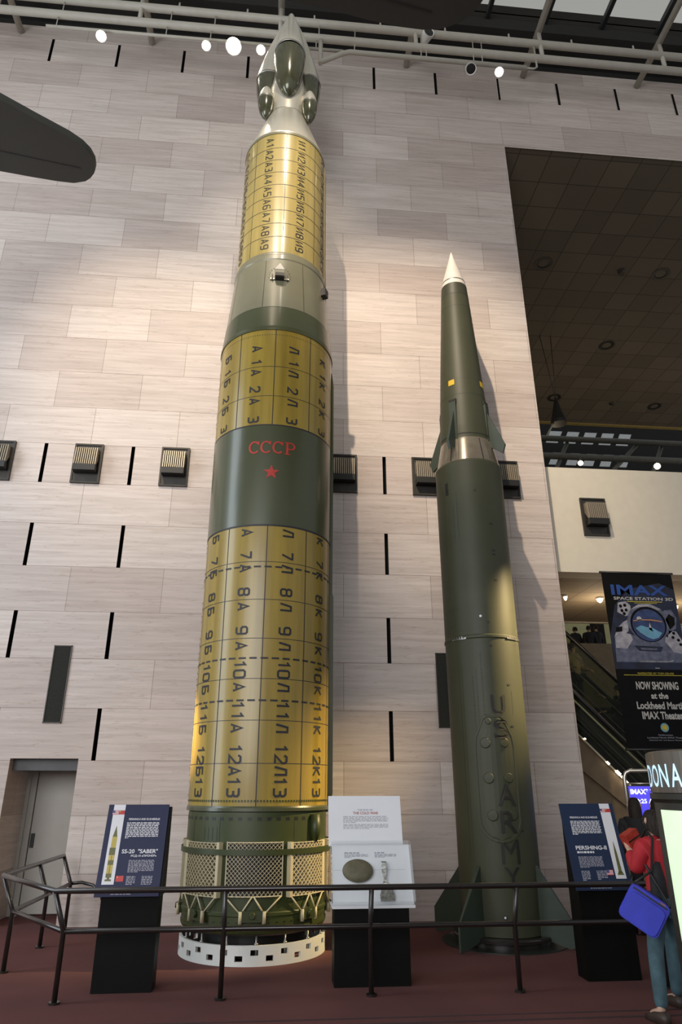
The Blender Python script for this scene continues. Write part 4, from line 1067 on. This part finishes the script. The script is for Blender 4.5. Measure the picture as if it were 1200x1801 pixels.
# ================================================================== GALLERY CONTENTS
def downlight(label, x, y):
    t = thing('recessed_downlight', label, 'ceiling light', (x, y, HDR + .03), 'recessed downlights of the upper gallery ceiling')
    m_ = MB(); zc = HDR + .03
    m_.lathe([(.26, zc - .002), (.26, zc - .02), (.19, zc - .02)], (x, y), 24, 0); build('trim_ring', m_, BRONZE, t)
    m_ = MB(); m_.lathe([(.19, zc - .018), (.12, zc - .006), (0, zc - .006)], (x, y), 24, 0); build('reflector', m_, BLACK, t)
for lab, x, y in (('recessed downlight nearest the marble edge in the dark gallery ceiling', 7.15, 14.72), ('recessed downlight in the front row at the right of the dark gallery ceiling', 10.72, 14.83),
                  ('recessed downlight in the middle of the dark gallery ceiling', 10.71, 18.3), ('recessed downlight in the back row above the hanging cone', 10.2, 21.7), ('recessed downlight in the back row at the right above the gold-lit edge', 14.38, 21.97), ('recessed downlight in the middle row close to the right picture edge', 14.2, 18.4)):
    downlight(lab, x, y)
for lab, x, y in (('tiny detector on the dark gallery ceiling in the front row', 9.5, 14.8), ('tiny detector on the dark gallery ceiling in the back row', 12.6, 21.9)):
    m_ = MB(); m_.lathe([(.10, HDR + .03), (.10, HDR - .01), (.06, HDR - .04), (0, HDR - .045)], (x, y), 16, 0); tag(build('ceiling_detector', m_, BRONZE), lab, 'detector')
hc = thing('hanging_cone', 'small dark cone hung on two wires behind the marble edge in the gallery', 'hanging exhibit', (8.5, 18, 12.4))
m_ = MB(); m_.lathe([(.0, 13.35), (.06, 13.2), (.14, 12.8), (.24, 12.45), (.24, 12.35)], (8.5, 18), 20, 0, cap1=True); build('cone', m_, BRONZE, hc)
m_ = MB(); m_.tube([(8.5, 18, 13.3), (8.25, 18, HDR + .03)], .012, sides=5); m_.tube([(8.52, 18, 13.2), (8.62, 18, HDR + .03)], .012, sides=5); build('wire', m_, BRONZE, hc)
m_ = MB(); m_.tube([(8.4, 18, 12.5), (8.05, 18, 11.9)], .03, sides=6); build('arm', m_, PIPE, hc)
ft = thing('far_truss', 'dark tubular roof truss of the hall beyond the gallery under the gold-lit edge', 'roof truss', (16, 28, 15))
for z, r in ((16.45, .16), (15.0, .17), (17.4, .14)):
    m_ = MB(); m_.tube([(5.5, 28, z), (32, 28, z)], r, sides=10); build('chord', m_, PIPED, ft)
for i in range(9):
    x = 10 + i * 2.4
    m_ = MB(); m_.tube([(x, 28, 15.0), (x + (1.2 if i % 2 else 2.3), 28.2, 17.3)], .10, sides=8); build('strut', m_, PIPED, ft)
m_ = MB()
for i in range(5): m_.prism([(14.9 + i * 1.05, 33.5, 20.2), (15.6 + i * 1.05, 33.5, 20.2), (15.95 + i * 1.05, 33.5, 20.95), (15.25 + i * 1.05, 33.5, 20.95)], (0, .05, 0))
for i in range(5): m_.prism([(14.9 + i * 1.0, 33.5, 18.8), (15.5 + i * 1.0, 33.5, 18.8), (15.85 + i * 1.0, 33.5, 19.55), (15.25 + i * 1.0, 33.5, 19.55)], (0, .05, 0))
struct('window_2', m_, SKYP)
spotlight('small lit lamp left under the gold-lit edge beyond the balcony', (13.98, 27.9, 16.08), .14, LITC, aimto=(0, 0, 2))
spotlight('small lit lamp right under the gold-lit edge beyond the balcony', (17.8, 27.9, 16.08), .17, LITC, aimto=(0, 0, 2))
def lowlight(label, x, y, r=.11):
    t = thing('ceiling_lamp', label, 'ceiling light', (x, y, 5.42), 'lit lamps under the balcony')
    m_ = MB(); m_.lathe([(r * 1.2, 5.42), (r * 1.2, 5.385), (r, 5.38)], (x, y), 18, 0); build('trim_ring', m_, LAMPW, t)
    m_ = MB(); m_.lathe([(r, 5.382), (r * .8, 5.34), (r * .4, 5.31), (0, 5.30)], (x, y), 18, 0, shared=True); build('bulb', m_, LITC, t)
lowlight('bright round lamp under the balcony just left of the banner', 6.54, 13.09, .065)
lowlight('small lit lamp under the balcony next to the marble edge', 5.76, 12.98, .04)
lowlight('small lit lamp under the balcony right of the banner', 8.42, 13.5, .045)
# far balcony beyond the lower gallery
m_ = MB(); m_.box(5, 30, 24.0, 24.25, 4.4, 6.68); TANP = mat('tan_plaster', (0.24, 0.19, 0.125), 0.8); struct('wall_far_balcony', m_, TANP)
m_ = MB(); m_.box(5, 30, 24.25, 27.2, 5.3, 5.78); struct('floor_far_balcony', m_, TANP)
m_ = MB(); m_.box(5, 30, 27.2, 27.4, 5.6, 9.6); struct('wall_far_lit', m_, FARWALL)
m_ = MB(); m_.box(12.22, 12.50, 25.0, 25.6, 5.62, 10.5); m_.box(10.35, 10.80, 25.2, 25.7, 5.62, 10.5); struct('trim_6', m_, DARKWALL)
m_ = MB(); m_.box(5, 30, 15.3, 15.4, 5.4, 6.4); struct('trim_7', m_, BEIGE)

# ------------------------------------------------------------------ escalators
def escalator(label, y, zr, zl, x0, x1, slope, clad_mat, low_to):
    """falls towards +X; zr / zl are heights of handrail and deck at x = 6.5"""
    t = thing('escalator', label, 'escalator', (6.5, y, 0), 'escalators under the balcony')
    Z = lambda z, x: z - slope * (x - 6.5)
    m_ = MB(); m_.prism([(x0, y, Z(zr, x0) - .05), (x1, y, Z(zr, x1) - .05), (x1, y, Z(zl, x1)), (x0, y, Z(zl, x0))], (0, .05, 0)); build('balustrade', m_, ESCD, t)
    m_ = MB(); m_.prism([(x0, y + 1.0, Z(zr, x0) - .05), (x1, y + 1.0, Z(zr, x1) - .05), (x1, y + 1.0, Z(zl, x1)), (x0, y + 1.0, Z(zl, x0))], (0, .05, 0)); build('balustrade', m_, ESCD, t)
    for yy in (y + .02, y + 1.02):
        m_ = MB(); m_.tube([(x0, yy, Z(zr, x0)), (x1, yy, Z(zr, x1))], .045, sides=8); build('handrail', m_, ESCB, t)
    m_ = MB(); m_.prism([(x0, y - .02, Z(zl, x0)), (x1, y - .02, Z(zl, x1)), (x1, y - .02, Z(zl, x1) - .05), (x0, y - .02, Z(zl, x0) - .05)], (0, .06, 0)); build('deck_strip', m_, ESCS, t)
    for k in (.25, .5, .75):
        zz = zl + (zr - zl) * k; m_ = MB(); m_.prism([(x0, y - .012, Z(zz, x0)), (x1, y - .012, Z(zz, x1)), (x1, y - .012, Z(zz, x1) - .02), (x0, y - .012, Z(zz, x0) - .02)], (0, .012, 0)); build('panel_seam', m_, BRONZE, t)
    m_ = MB(); m_.prism([(x0, y + .03, Z(zl, x0) - .05), (x1, y + .03, max(low_to, Z(zl, x1) - .05)), (x1, y + .03, max(low_to, Z(zl, x1) - .9)), (x0, y + .03, max(low_to, Z(zl, x0) - .9))], (0, 1.0, 0)); build('truss_cladding', m_, clad_mat, t)
    ste = MB(); n = int((x1 - x0) / .33)
    for i in range(n):
        x = x0 + .33 * i; z = Z(zl, x) - .06; ste.box(x, x + .34, y + .12, y + .95, z - slope * .33, z)
    build('steps', ste, ESCB, t)
escalator('dark escalator with long lit edge descending behind the banner', 14.6, 4.88, 3.42, 4.9, 9.2, 1.0, ESCB, 0.1)
escalator('nearer lower escalator with gleaming steel edge and tan cladding below', 13.6, 3.02, 2.20, 4.9, 8.4, 1.02, ESCT, 0.1)
m_ = MB(); m_.prism([(5.3, 13.7, .0), (5.3, 13.7, 3.3), (6.5, 13.7, 2.12), (8.2, 13.7, .35), (8.2, 13.7, 0)], (0, .1, 0)); tag(build('stair_wall', m_, ESCT), kind='structure')
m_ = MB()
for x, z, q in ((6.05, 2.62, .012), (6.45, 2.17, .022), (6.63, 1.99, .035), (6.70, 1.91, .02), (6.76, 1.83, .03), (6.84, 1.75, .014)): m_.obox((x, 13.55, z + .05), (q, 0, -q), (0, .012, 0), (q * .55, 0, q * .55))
bl = tag(build('step_glint', m_, LITC), 'row of painted warm glints along the steel edge of the lower escalator', 'glint')  # glowing chips painted in as glints on the steel edge

# ------------------------------------------------------------------ hanging banner
bn_ = thing('banner', 'tall black hanging banner with astronaut picture and theatre text', 'banner', (6.43, 11.30, 5.42))
BX0, BX1, BZ0, BZ1, BY = 5.74, 7.06, 2.36, 5.39, 11.29
f = plane_fn((BX0, BY, BZ0), (BX1 - BX0, 0, 0), (0, 0, BZ1 - BZ0), (0, -1, 0), .002)
f1 = lambda u, v: f(u, v, .0015); f2 = lambda u, v: f(u, v, .003); f3 = lambda u, v: f(u, v, .0045); f4 = lambda u, v: f(u, v, .006); f5 = lambda u, v: f(u, v, .0075)
m_ = MB(); m_.box(BX0, BX1, BY, BY + .008, BZ0, BZ1, 0)
m_.poly(f, [(.0, .43), (1, .43), (1, .90), (.8, .94), (.35, .9), (.12, .8), (.0, .62)], 7)
put_text(m_, f2, 'IMAX', .10, .90, .862, .925, 2, bold=.025)
put_text(m_, f2, 'SPACE STATION 3D', .12, .96, .833, .851, 1, bold=.02)
m_.quad(f2, .30, .80, .822, .826, 4); m_.quad(f2, .40, .72, .814, .817, 4)
# a plain space-suited figure: shoulders, helmet, visor, pack
m_.poly(f1, [(.03, .47), (.97, .47), (.98, .53), (.92, .57), (.80, .605), (.70, .625), (.30, .625), (.16, .64), (.05, .61)], 11)
m_.poly(f2, [(.05, .55), (.20, .545), (.30, .60), (.28, .63), (.16, .64), (.06, .61)], 3); m_.poly(f2, [(.97, .52), (.84, .53), (.74, .59), (.76, .62), (.90, .58), (.97, .55)], 3)
m_.poly(f2, [(.30, .565), (.70, .56), (.66, .53), (.36, .535)], 7); m_.poly(f3, [(.38, .552), (.62, .55), (.60, .540), (.40, .541)], 11)
m_.poly(f1, [(.14, .76), (.17, .815), (.28, .825), (.34, .80), (.33, .75), (.25, .735)], 3)
for a_, b_ in ((.20, .795), (.26, .80), (.21, .768), (.27, .772), (.235, .75)): m_.disc(f2, a_, b_, .022, .010, 0, 12)
m_.poly(f1, [(.80, .63), (.93, .67), (.96, .73), (.90, .78), (.80, .775), (.74, .72)], 11); m_.poly(f2, [(.84, .66), (.92, .69), (.93, .73), (.86, .755), (.80, .72)], 0)
m_.poly(f1, [(.05, .61), (.13, .60), (.26, .65), (.27, .715), (.20, .70), (.10, .66)], 3); m_.poly(f2, [(.08, .64), (.17, .645), (.18, .675), (.09, .668)], 0)
m_.poly(f1, [(.78, .60), (.90, .57), (.99, .55), (.98, .60), (.92, .65), (.82, .655)], 3)
for a_, b_ in ((.86, .615), (.93, .60), (.88, .64), (.95, .575)): m_.disc(f2, a_, b_, .022, .009, 0, 10)
m_.disc(f2, .55, .70, .29, .112, 11, 40); m_.poly(f3, [(.33, .775), (.45, .808), (.62, .81), (.76, .78), (.70, .775), (.58, .795), (.46, .792)], 3)
m_.disc(f3, .55, .69, .25, .104, 0, 40); m_.disc(f4, .55, .685, .225, .095, 5, 40)
m_.poly(f5, [(.36, .665), (.42, .638), (.50, .615), (.58, .602), (.66, .612), (.72, .64), (.66, .652), (.60, .668), (.52, .672), (.44, .682)], 6)
m_.poly(f5, [(.345, .706), (.45, .712), (.60, .712), (.74, .703), (.75, .709), (.60, .719), (.45, .718), (.34, .711)], 8); m_.disc(f5, .43, .722, .035, .013, 1, 14); m_.poly(f5, [(.545, .66), (.60, .645), (.585, .665), (.565, .70)], 1)
put_text(m_, f3, 'LOCKHEED MARTIN', .36, .72, .470, .479, 1)
m_.poly(f3, [(.73, .474), (.80, .478), (.82, .486), (.79, .481), (.74, .477)], 1)
m_.quad(f3, .54, .60, .435, .44, 3)
put_text(m_, f2, 'NARRATED BY TOM CRUISE', .29, .78, .403, .413, 4); m_.quad(f2, .10, .95, .396, .399, 4)
put_text(m_, f2, 'NOW SHOWING', .24, .81, .318, .362, 1, bold=.03); put_text(m_, f2, 'at the', .42, .65, .268, .302, 1, bold=.03)
put_text(m_, f2, 'Lockheed Martin', .21, .86, .212, .252, 1, bold=.03); put_text(m_, f2, 'IMAX Theater!', .26, .82, .158, .200, 1, bold=.03)
m_.disc(f2, .53, .115, .055, .024, 6, 24)
for k in range(12): m_.add([f3(.53, .115)] + [f3(.53 + .04 * sin(k * pi / 6 + s), .115 + .0175 * cos(k * pi / 6 + s)) for s in (-.2, .2)], [(0, 1, 2)], 4)
m_.disc(f4, .53, .115, .026, .011, 4, 16)
put_text(m_, f2, 'Smithsonian', .43, .62, .072, .080, 9); put_text(m_, f2, 'Lockheed Martin IMAX Theater', .28, .77, .058, .066, 9); put_text(m_, f2, 'National Air and Space Museum', .30, .75, .044, .052, 9)
build('cloth', m_, [BANK, mat('banner_pale_letter', (0.42, 0.41, 0.38), 0.6), BANB, BANS, mat('banner_yellow', (0.46, 0.38, 0.03), 0.6), BANV, BANC, BANBL, BANO, PRGREY, BANS, BANSD], bn_, recalc=False)
for z in (BZ0, BZ1):
    m_ = MB(); m_.tube([(BX0 - .03, BY + .005, z), (BX1 + .03, BY + .005, z)], .022, sides=8); build('rod', m_, BLACK, bn_)

# ------------------------------------------------------------------ blue show-time screen
sg = thing('screen_stand', 'small lit blue screen in a bent steel tube frame behind the people', 'screen', (5.68, 10.95, 0))
c = V(5.74, 10.95, 0); X1 = V(cos(rad(-20)), sin(rad(-20)), 0); N1 = V(-sin(rad(20)), -cos(rad(20)), 0)
P_ = lambda a, z: c + X1 * a + V(0, 0, z)
m_ = MB(); m_.tube([P_(-.27, 0), P_(-.27, 1.93), P_(-.24, 2.0), P_(-.17, 2.03), P_(.17, 2.03), P_(.24, 2.0), P_(.27, 1.93), P_(.27, 0)], .03, sides=10); m_.tube([P_(-.27, 1.84), P_(.27, 1.84)], .014, sides=8); build('tube_frame', m_, TUBEM, sg)
m_ = MB(); m_.obox(P_(0, 1.44), X1 * .25, N1 * .03, V(0, 0, .375)); build('housing', m_, BLACK, sg)
fS = plane_fn(P_(-.235, 1.08) + N1 * .031, X1 * .47, V(0, 0, .72), N1, .001)
m_ = MB(); m_.quad(fS, 0, 1, 0, 1, 0); g1 = lambda u, v: fS(u, v, .002)
put_text(m_, g1, 'IMAX* 3D', .05, .9, .84, .95, 1, bold=.03); put_text(m_, g1, '10:25 AM', .14, .84, .66, .75, 1, bold=.02); greek(m_, g1, .14, .40, .36, .30, 1, 1, fill=.9, last=1)
build('screen', m_, [SCREENB, SCREENW], sg, recalc=False)

# ================================================================== PEOPLE
def skin_mesh(nodes, edges, root, sub=2):
    names = list(nodes); idx = {n: i for i, n in enumerate(names)}
    me = bpy.data.meshes.new('tmp'); me.from_pydata([nodes[n][0] for n in names], [(idx[a], idx[b]) for a, b in edges], [])
    ob = bpy.data.objects.new('tmp', me); COL.objects.link(ob)
    md = ob.modifiers.new('s', 'SKIN'); md.use_smooth_shade = True; md.branch_smoothing = 0.3
    sv = me.skin_vertices[0].data
    for n in names:
        r = nodes[n][1]; sv[idx[n]].radius = (r, r) if not isinstance(r, tuple) else r
        sv[idx[n]].use_root = (n == root)
    sb = ob.modifiers.new('u', 'SUBSURF'); sb.levels = sub; sb.render_levels = sub
    dg = bpy.context.evaluated_depsgraph_get(); dg.update()
    out = bpy.data.meshes.new_from_object(ob.evaluated_get(dg))
    bpy.data.objects.remove(ob); bpy.data.meshes.remove(me)
    for p in out.polygons: p.use_smooth = True
    return out
def mesh_obj(name, me, m, parent):
    me.name = name; me.materials.clear(); me.materials.append(m)
    o = bpy.data.objects.new(name, me); COL.objects.link(o); o.parent = parent; return o
def person(label, loc, rz, H, arms, top, trousers, hairlen=.0, legs=None, shoes=SHOE, top_panel=None, lean=0.0, fingers=True):
    """faces local -Y; arms = ((elbow),(wrist),(fingertip dir)) for left(-x) and right(+x), at 1.70 m scale"""
    k = H / 1.70
    t = thing('person', label, 'person', loc, local=True, rz=rz)
    S_ = lambda p: (p[0] * k, (p[1] - lean * max(0, p[2] - .95)) * k, p[2] * k)
    nd = {}; ed = []
    def N(n, p, r, par=None):
        nd[n] = (S_(p), (r * k if not isinstance(r, tuple) else (r[0] * k, r[1] * k)))
        if par: ed.append((par, n))
    N('pelvis', (0, 0, .95), (.15, .105)); N('waist', (0, .0, 1.10), (.135, .095), 'pelvis'); N('chest', (0, 0, 1.28), (.15, .105), 'waist'); N('upper', (0, .01, 1.39), (.11, .085), 'chest')
    N('neck', (0, 0, 1.46), .05, 'upper'); N('jaw', (0, -.02, 1.525), (.060, .066), 'neck'); N('skull', (0, -.012, 1.60), (.075, .092), 'jaw'); N('crown', (0, 0, 1.665), (.055, .065), 'skull')
    lg = legs or {}
    for sx, q in ((-1, 'l'), (1, 'r')):
        hp, kn, an, to = lg.get(q, ((.09 * sx, 0, .90), (.10 * sx, -.02, .50), (.10 * sx, .01, .085), (.11 * sx, -.15, .035)))
        N('hip' + q, hp, .085, 'pelvis'); N('knee' + q, kn, .055, 'hip' + q); N('calf' + q, tuple((a * .68 + b * .32) for a, b in zip(kn, an)), .052, 'knee' + q); N('ankle' + q, an, .038, 'calf' + q); N('toe' + q, to, (.036, .026), 'ankle' + q)
        el, wr = arms[q][0], arms[q][1]
        N('sho' + q, (.175 * sx, .01, 1.375), .06, 'upper'); N('elb' + q, el, .042, 'sho' + q); N('wri' + q, wr, .027, 'elb' + q)
        d = (Vector(wr) - Vector(el)).normalized(); pl = Vector(wr) + d * .075
        N('palm' + q, tuple(pl), (.038, .020), 'wri' + q)
        if fingers:
            side = d.cross(V(0, 0, 1)); side = side.normalized() if side.length > .2 else V(1, 0, 0); side *= -sx
            bend = d.cross(side).normalized()
            if bend.z > 0: bend = -bend
            for i, (o_, l_) in enumerate(((-.030, .055), (-.010, .066), (.010, .062), (.028, .048))):
                a = pl + side * o_ + d * .03; b = a + d * l_ * .55 + bend * .008; c_ = b + d * l_ * .35 + bend * .022
                N('f%d%s' % (i, q), tuple(a), .0095, 'palm' + q); N('g%d%s' % (i, q), tuple(b), .009, 'f%d%s' % (i, q)); N('h%d%s' % (i, q), tuple(c_), .008, 'g%d%s' % (i, q))
            a = Vector(wr) + d * .03 - side * .036; b = a + d * .03 - side * .022; c_ = b + d * .03
            N('t0' + q, tuple(a), .012, 'wri' + q); N('t1' + q, tuple(b), .010, 't0' + q); N('t2' + q, tuple(c_), .009, 't1' + q)
    body = skin_mesh(nd, ed, 'pelvis'); bo_ = mesh_obj('body', body, SKIN, t)
    # nose and eyes belong to the head
    m_ = MB(); m_.tube([S_((0, -.098, 1.60)), S_((0, -.118, 1.572)), S_((0, -.098, 1.562))], [.008 * k, .014 * k, .009 * k], sides=8); build('nose', m_, SKIN, t)
    for sx in (-1, 1):
        m_ = MB(); p = S_((.031 * sx, -.094, 1.608)); m_.lathe([(0, -.011), (.008, -.008), (.011, 0), (.008, .008), (0, .011)], (p[0], p[1]), 10, 0, shared=True, M=Matrix.Translation((0, 0, p[2]))); build('eye', m_, BLACK, t)
        m_ = MB(); p = S_((.079 * sx, .005, 1.592)); m_.tube([V(*p) + V(0, 0, -.028), V(*p) + V(.008 * sx, .004, 0), V(*p) + V(0, .004, .028)], [.008, .014, .011], sides=8); build('ear', m_, SKIN, t)
    def cloth(name, keys, grow, m, extra=None):
        n2 = {}; 
        for a in keys:
            p, r = nd[a]; r = r if isinstance(r, tuple) else (r, r); n2[a] = (p, (r[0] + grow, r[1] + grow))
        if extra: n2.update(extra)
        e2 = [(a, b) for a, b in ed if a in n2 and b in n2] + ([('pelvis', 'hem')] if extra else [])
        return mesh_obj(name, skin_mesh(n2, e2, keys[0]), m, t)
    cloth('jacket', ['chest', 'waist', 'pelvis', 'upper', 'shol', 'shor', 'elbl', 'elbr', 'wril', 'wrir', 'neck'], .030, top, {'hem': (S_((0, 0, .84)), (.165 * k, .125 * k))})
    cloth('trousers', ['pelvis', 'hipl', 'kneel', 'calfl', 'anklel', 'hipr', 'kneer', 'calfr', 'ankler'], .018, trousers)
    for q in 'lr':
        m_ = MB(); a, b = Vector(nd['ankle' + q][0]), Vector(nd['toe' + q][0]); fw_ = (b - a); fw_.z = 0; fw_.normalize(); rt = V(-fw_.y, fw_.x, 0)
        zf = min(a.z - .085 * k, b.z - .035 * k); hl = [a - fw_ * .06, a - fw_ * .02, a + fw_ * .06, b - fw_ * .02, b + fw_ * .05]
        ws = [.032, .040, .044, .046, .026]; hs = [.085, .10, .085, .06, .035]; vs = []
        for p, ww, h_ in zip(hl, ws, hs):
            for sx, zz in ((-1, 0), (1, 0), (.8, h_), (-.8, h_)): vs.append(V(p.x, p.y, max(zf, 0)) + rt * sx * ww * k + V(0, 0, zz * k))
        m_.add(vs, [(4 * i + j, 4 * i + (j + 1) % 4, 4 * i + 4 + (j + 1) % 4, 4 * i + 4 + j) for i in range(4) for j in range(4)] + [(0, 1, 2, 3), (19, 18, 17, 16)], 0, True); build('shoe', m_, shoes, t)
    # hair: cap over the skull, longer at the back when asked
    m_ = MB(); cx, cy, cz = S_((0, .012, 1.61)); vs, fs = [], []
    nu, nv = 20, 10
    for j in range(nv + 1):
        a = pi * .5 * (1 - j / nv)            # from crown down
        for i in range(nu):
            b = 2 * pi * i / nu; fr = -cos(b)       # fr=-1 at the face (-Y), 1 behind
            down = (.62 if fr < -.45 else 1.0 + (hairlen / .10) * max(0, .35 + fr)) 
            q = 1 - j / nv
            el = (1 - q)
            z = cz + (.088 * cos(el * pi / 2) - (.07 * down * max(0, el - .35) / .65 if el > .35 else 0)) * k
            r = sin(min(1, el * 1.25) * pi / 2)
            yy = -.105 * r * cos(b); 
            if fr < -.45: yy *= .93
            vs.append((cx + .090 * k * r * sin(b), cy + yy * k, z))
    for j in range(nv):
        for i in range(nu): fs.append((j * nu + i, j * nu + (i + 1) % nu, (j + 1) * nu + (i + 1) % nu, (j + 1) * nu + i))
    m_.add(vs, fs, 0, True); build('hair', m_, HAIR, t)
    return t, S_
HANG = {'l': ((-.23, .02, 1.10), (-.24, -.06, .86)), 'r': ((.23, .02, 1.10), (.24, -.06, .86))}
HOLD = {'l': ((-.19, -.10, 1.14), (-.05, -.24, 1.32)), 'r': ((.19, -.10, 1.14), (.12, -.25, 1.31))}
STRIDE = {'l': ((-.09, 0, .90), (-.10, -.10, .50), (-.10, -.14, .085), (-.11, -.30, .035)), 'r': ((.09, 0, .90), (.21, .02, .50), (.40, .22, .10), (.40, .07, .035))}
pr, S_ = person('person in red and black jacket and jeans holding a red case beside the donation kiosk', (3.54, 6.70, 0), rad(-167), 1.60, HOLD, JRED, JEAN, hairlen=.10, legs=STRIDE)
m_ = MB()
m_.tube([S_((.10, .085, 1.24)), S_((.12, .09, 1.10)), S_((.12, .085, .95)), S_((.12, .07, .86))], [.03, .066, .075, .06], sides=14); build('side_panel', m_, JBLK, pr)
# red case held near the chin, blue bag at the hip
fwd = V(-.22, .97, 0).normalized(); sid = V(-.97, -.22, 0).normalized()
pc = V(3.54, 6.70, 0)
rc = thing('red_case', 'small red case held in front of the chin by the person in red', 'case', pc + fwd * .26 + V(0, 0, 1.33))
m_ = MB(); c = pc + fwd * .27 + sid * .05 + V(0, 0, 1.335); R3 = Matrix.Rotation(rad(-25), 3, fwd)
fwd, sid = sid, -fwd
m_.obox(c, R3 @ fwd * .075, sid * .05, R3 @ V(0, 0, .065)); build('case_body', m_, REDP, rc)
m_ = MB(); m_.obox(c + sid * .051, R3 @ fwd * .076, sid * .002, R3 @ V(0, 0, .006)); build('piping', m_, BLACK, rc)
fwd, sid = -sid, fwd
bg_ = thing('shoulder_bag', 'bright blue shoulder bag hanging tilted at the hip of the person in red', 'bag', (3.17, 6.40, .66))
cb_ = V(3.19, 6.41, .815); vx = V(cos(rad(-28)), sin(rad(-28)), 0); vn = V(-.47, -.88, 0).normalized()
rx = Matrix.Rotation(rad(33), 3, vn) 
ax_, az_ = rx @ vx, rx @ V(0, 0, 1)
if ax_.z > 0: rx = Matrix.Rotation(rad(-33), 3, vn); ax_, az_ = rx @ vx, rx @ V(0, 0, 1)
def rounded(m_, c, ax, an, az, hx, hy, hz, rr=.045, m=0):
    pts = []
    for sx, sz, a0 in ((1, 1, 0), (-1, 1, 90), (-1, -1, 180), (1, -1, 270)):
        for q in range(4): a = rad(a0 + 30 * q); pts.append(((hx - rr) * sx + rr * cos(a), (hz - rr) * sz + rr * sin(a)))
    m_.prism([c + ax * u + az * v - an * hy for u, v in pts], an * (2 * hy), m, True)
m_ = MB(); rounded(m_, cb_, ax_, vn, az_, .168, .055, .145); build('bag_body', m_, BAGB, bg_)
m_ = MB(); rounded(m_, cb_ + vn * .062 - az_ * .02, ax_, vn, az_, .15, .022, .115); build('front_pocket', m_, BAGB, bg_)
m_ = MB(); c = cb_ + vn * .062 + az_ * .118; m_.obox(c - vn * .004, ax_ * .145, vn * .003, az_ * .006); build('zip', m_, BLACK, bg_)
m_ = MB(); m_.obox(cb_ + vn * .058 + az_ * .135 + ax_ * .10, ax_ * .022, vn * .002, az_ * .007); build('tag', m_, mat('bag_tag', (0.25, 0.12, 0.12), 0.6), bg_)
m_ = MB(); m_.tube([cb_ + az_ * .15 - ax_ * .15, pc + sid * .20 - fwd * .13 + V(0, 0, 1.10), pc + sid * .13 - fwd * .12 + V(0, 0, 1.36), pc + V(0, 0, 1.43) + sid * .09, pc + fwd * .13 + sid * .12 + V(0, 0, 1.25), cb_ + az_ * .14 + ax_ * .16], .012, sides=6); build('strap', m_, BLACK, bg_)
person('person in dark coat with long black hair standing behind the railing', (4.98, 9.85, 0), rad(150), 1.66, HANG, JBLK, JBLK, hairlen=.34)
person('person with short dark hair standing in front of the blue screen', (5.38, 10.0, 0), rad(170), 1.64, HANG, JBLK, JBLK, hairlen=.10)
person('person in pale shirt riding the upper escalator next to the marble edge', (6.70, 15.1, 3.24), rad(20), 1.62, {'l': ((-.23, -.04, 1.16), (-.22, -.24, 1.10)), 'r': ((.23, .0, 1.12), (.24, -.2, 1.06))}, PALE, JBLK, fingers=True)
person('person behind the banner with bare arm on the escalator handrail', (7.66, 15.1, 2.26), rad(-90), 1.68, {'l': ((-.23, -.06, 1.14), (-.20, -.28, 1.12)), 'r': ((.23, -.20, 1.24), (.23, -.45, 1.38))}, JBLK, JBLK)
for lab, x, y, rz_, H in (('dark figure at the far balcony close to the marble edge', 11.17, 24.7, 200, 1.66), ('left one of two dark figures side by side at the far balcony', 11.68, 24.62, 170, 1.70), ('right one of two dark figures side by side at the far balcony', 12.04, 24.75, 200, 1.76)):
    person(lab, (x, y, 5.78), rad(rz_), H, HANG, JBLK, JBLK, fingers=True)

# ================================================================== DONATION KIOSK
K = (2.08, 2.94)
kk = thing('donation_kiosk', 'round black donation kiosk with steel lettered band and glowing mint panel', 'donation box', (K[0], K[1], 0))
RK = .452
m_ = MB(); m_.lathe([(.47, 0), (.47, .06), (.445, .08), (.445, 1.735), (.458, 1.75), (.458, 1.772), (.40, 1.775)], K, 96, 0); build('cabinet', m_, KBODY, kk)
m_ = MB(); m_.lathe([(RK - .01, 1.772), (RK, 1.775), (RK, 1.935), (RK - .012, 1.942), (.10, 1.95)], K, 128, 0, cap1=True)
for ch, t in zip('DONATE', (-106.0, -96.8, -87.8, -78.0, -68.5, -60.0)):
    f = lambda u, v, t=t: cyl_pt(K, RK + .003, rad(t) + u / RK, 1.842 + v)
    wd = .060 if ch != 'T' else .054
    put_text(m_, f, ch, -wd / 2, wd / 2, -.045, .045, 1, bold=.01)
build('letter_band', m_, [KBAND, DONT], kk)
m_ = MB(); m_.lathe([(.449, .35), (.449, 1.708)], K, 128, 0, -99, 45); build('lit_panel', m_, MINT, kk)

for o in bpy.data.objects:
    if '_local' in o: del o['_local']
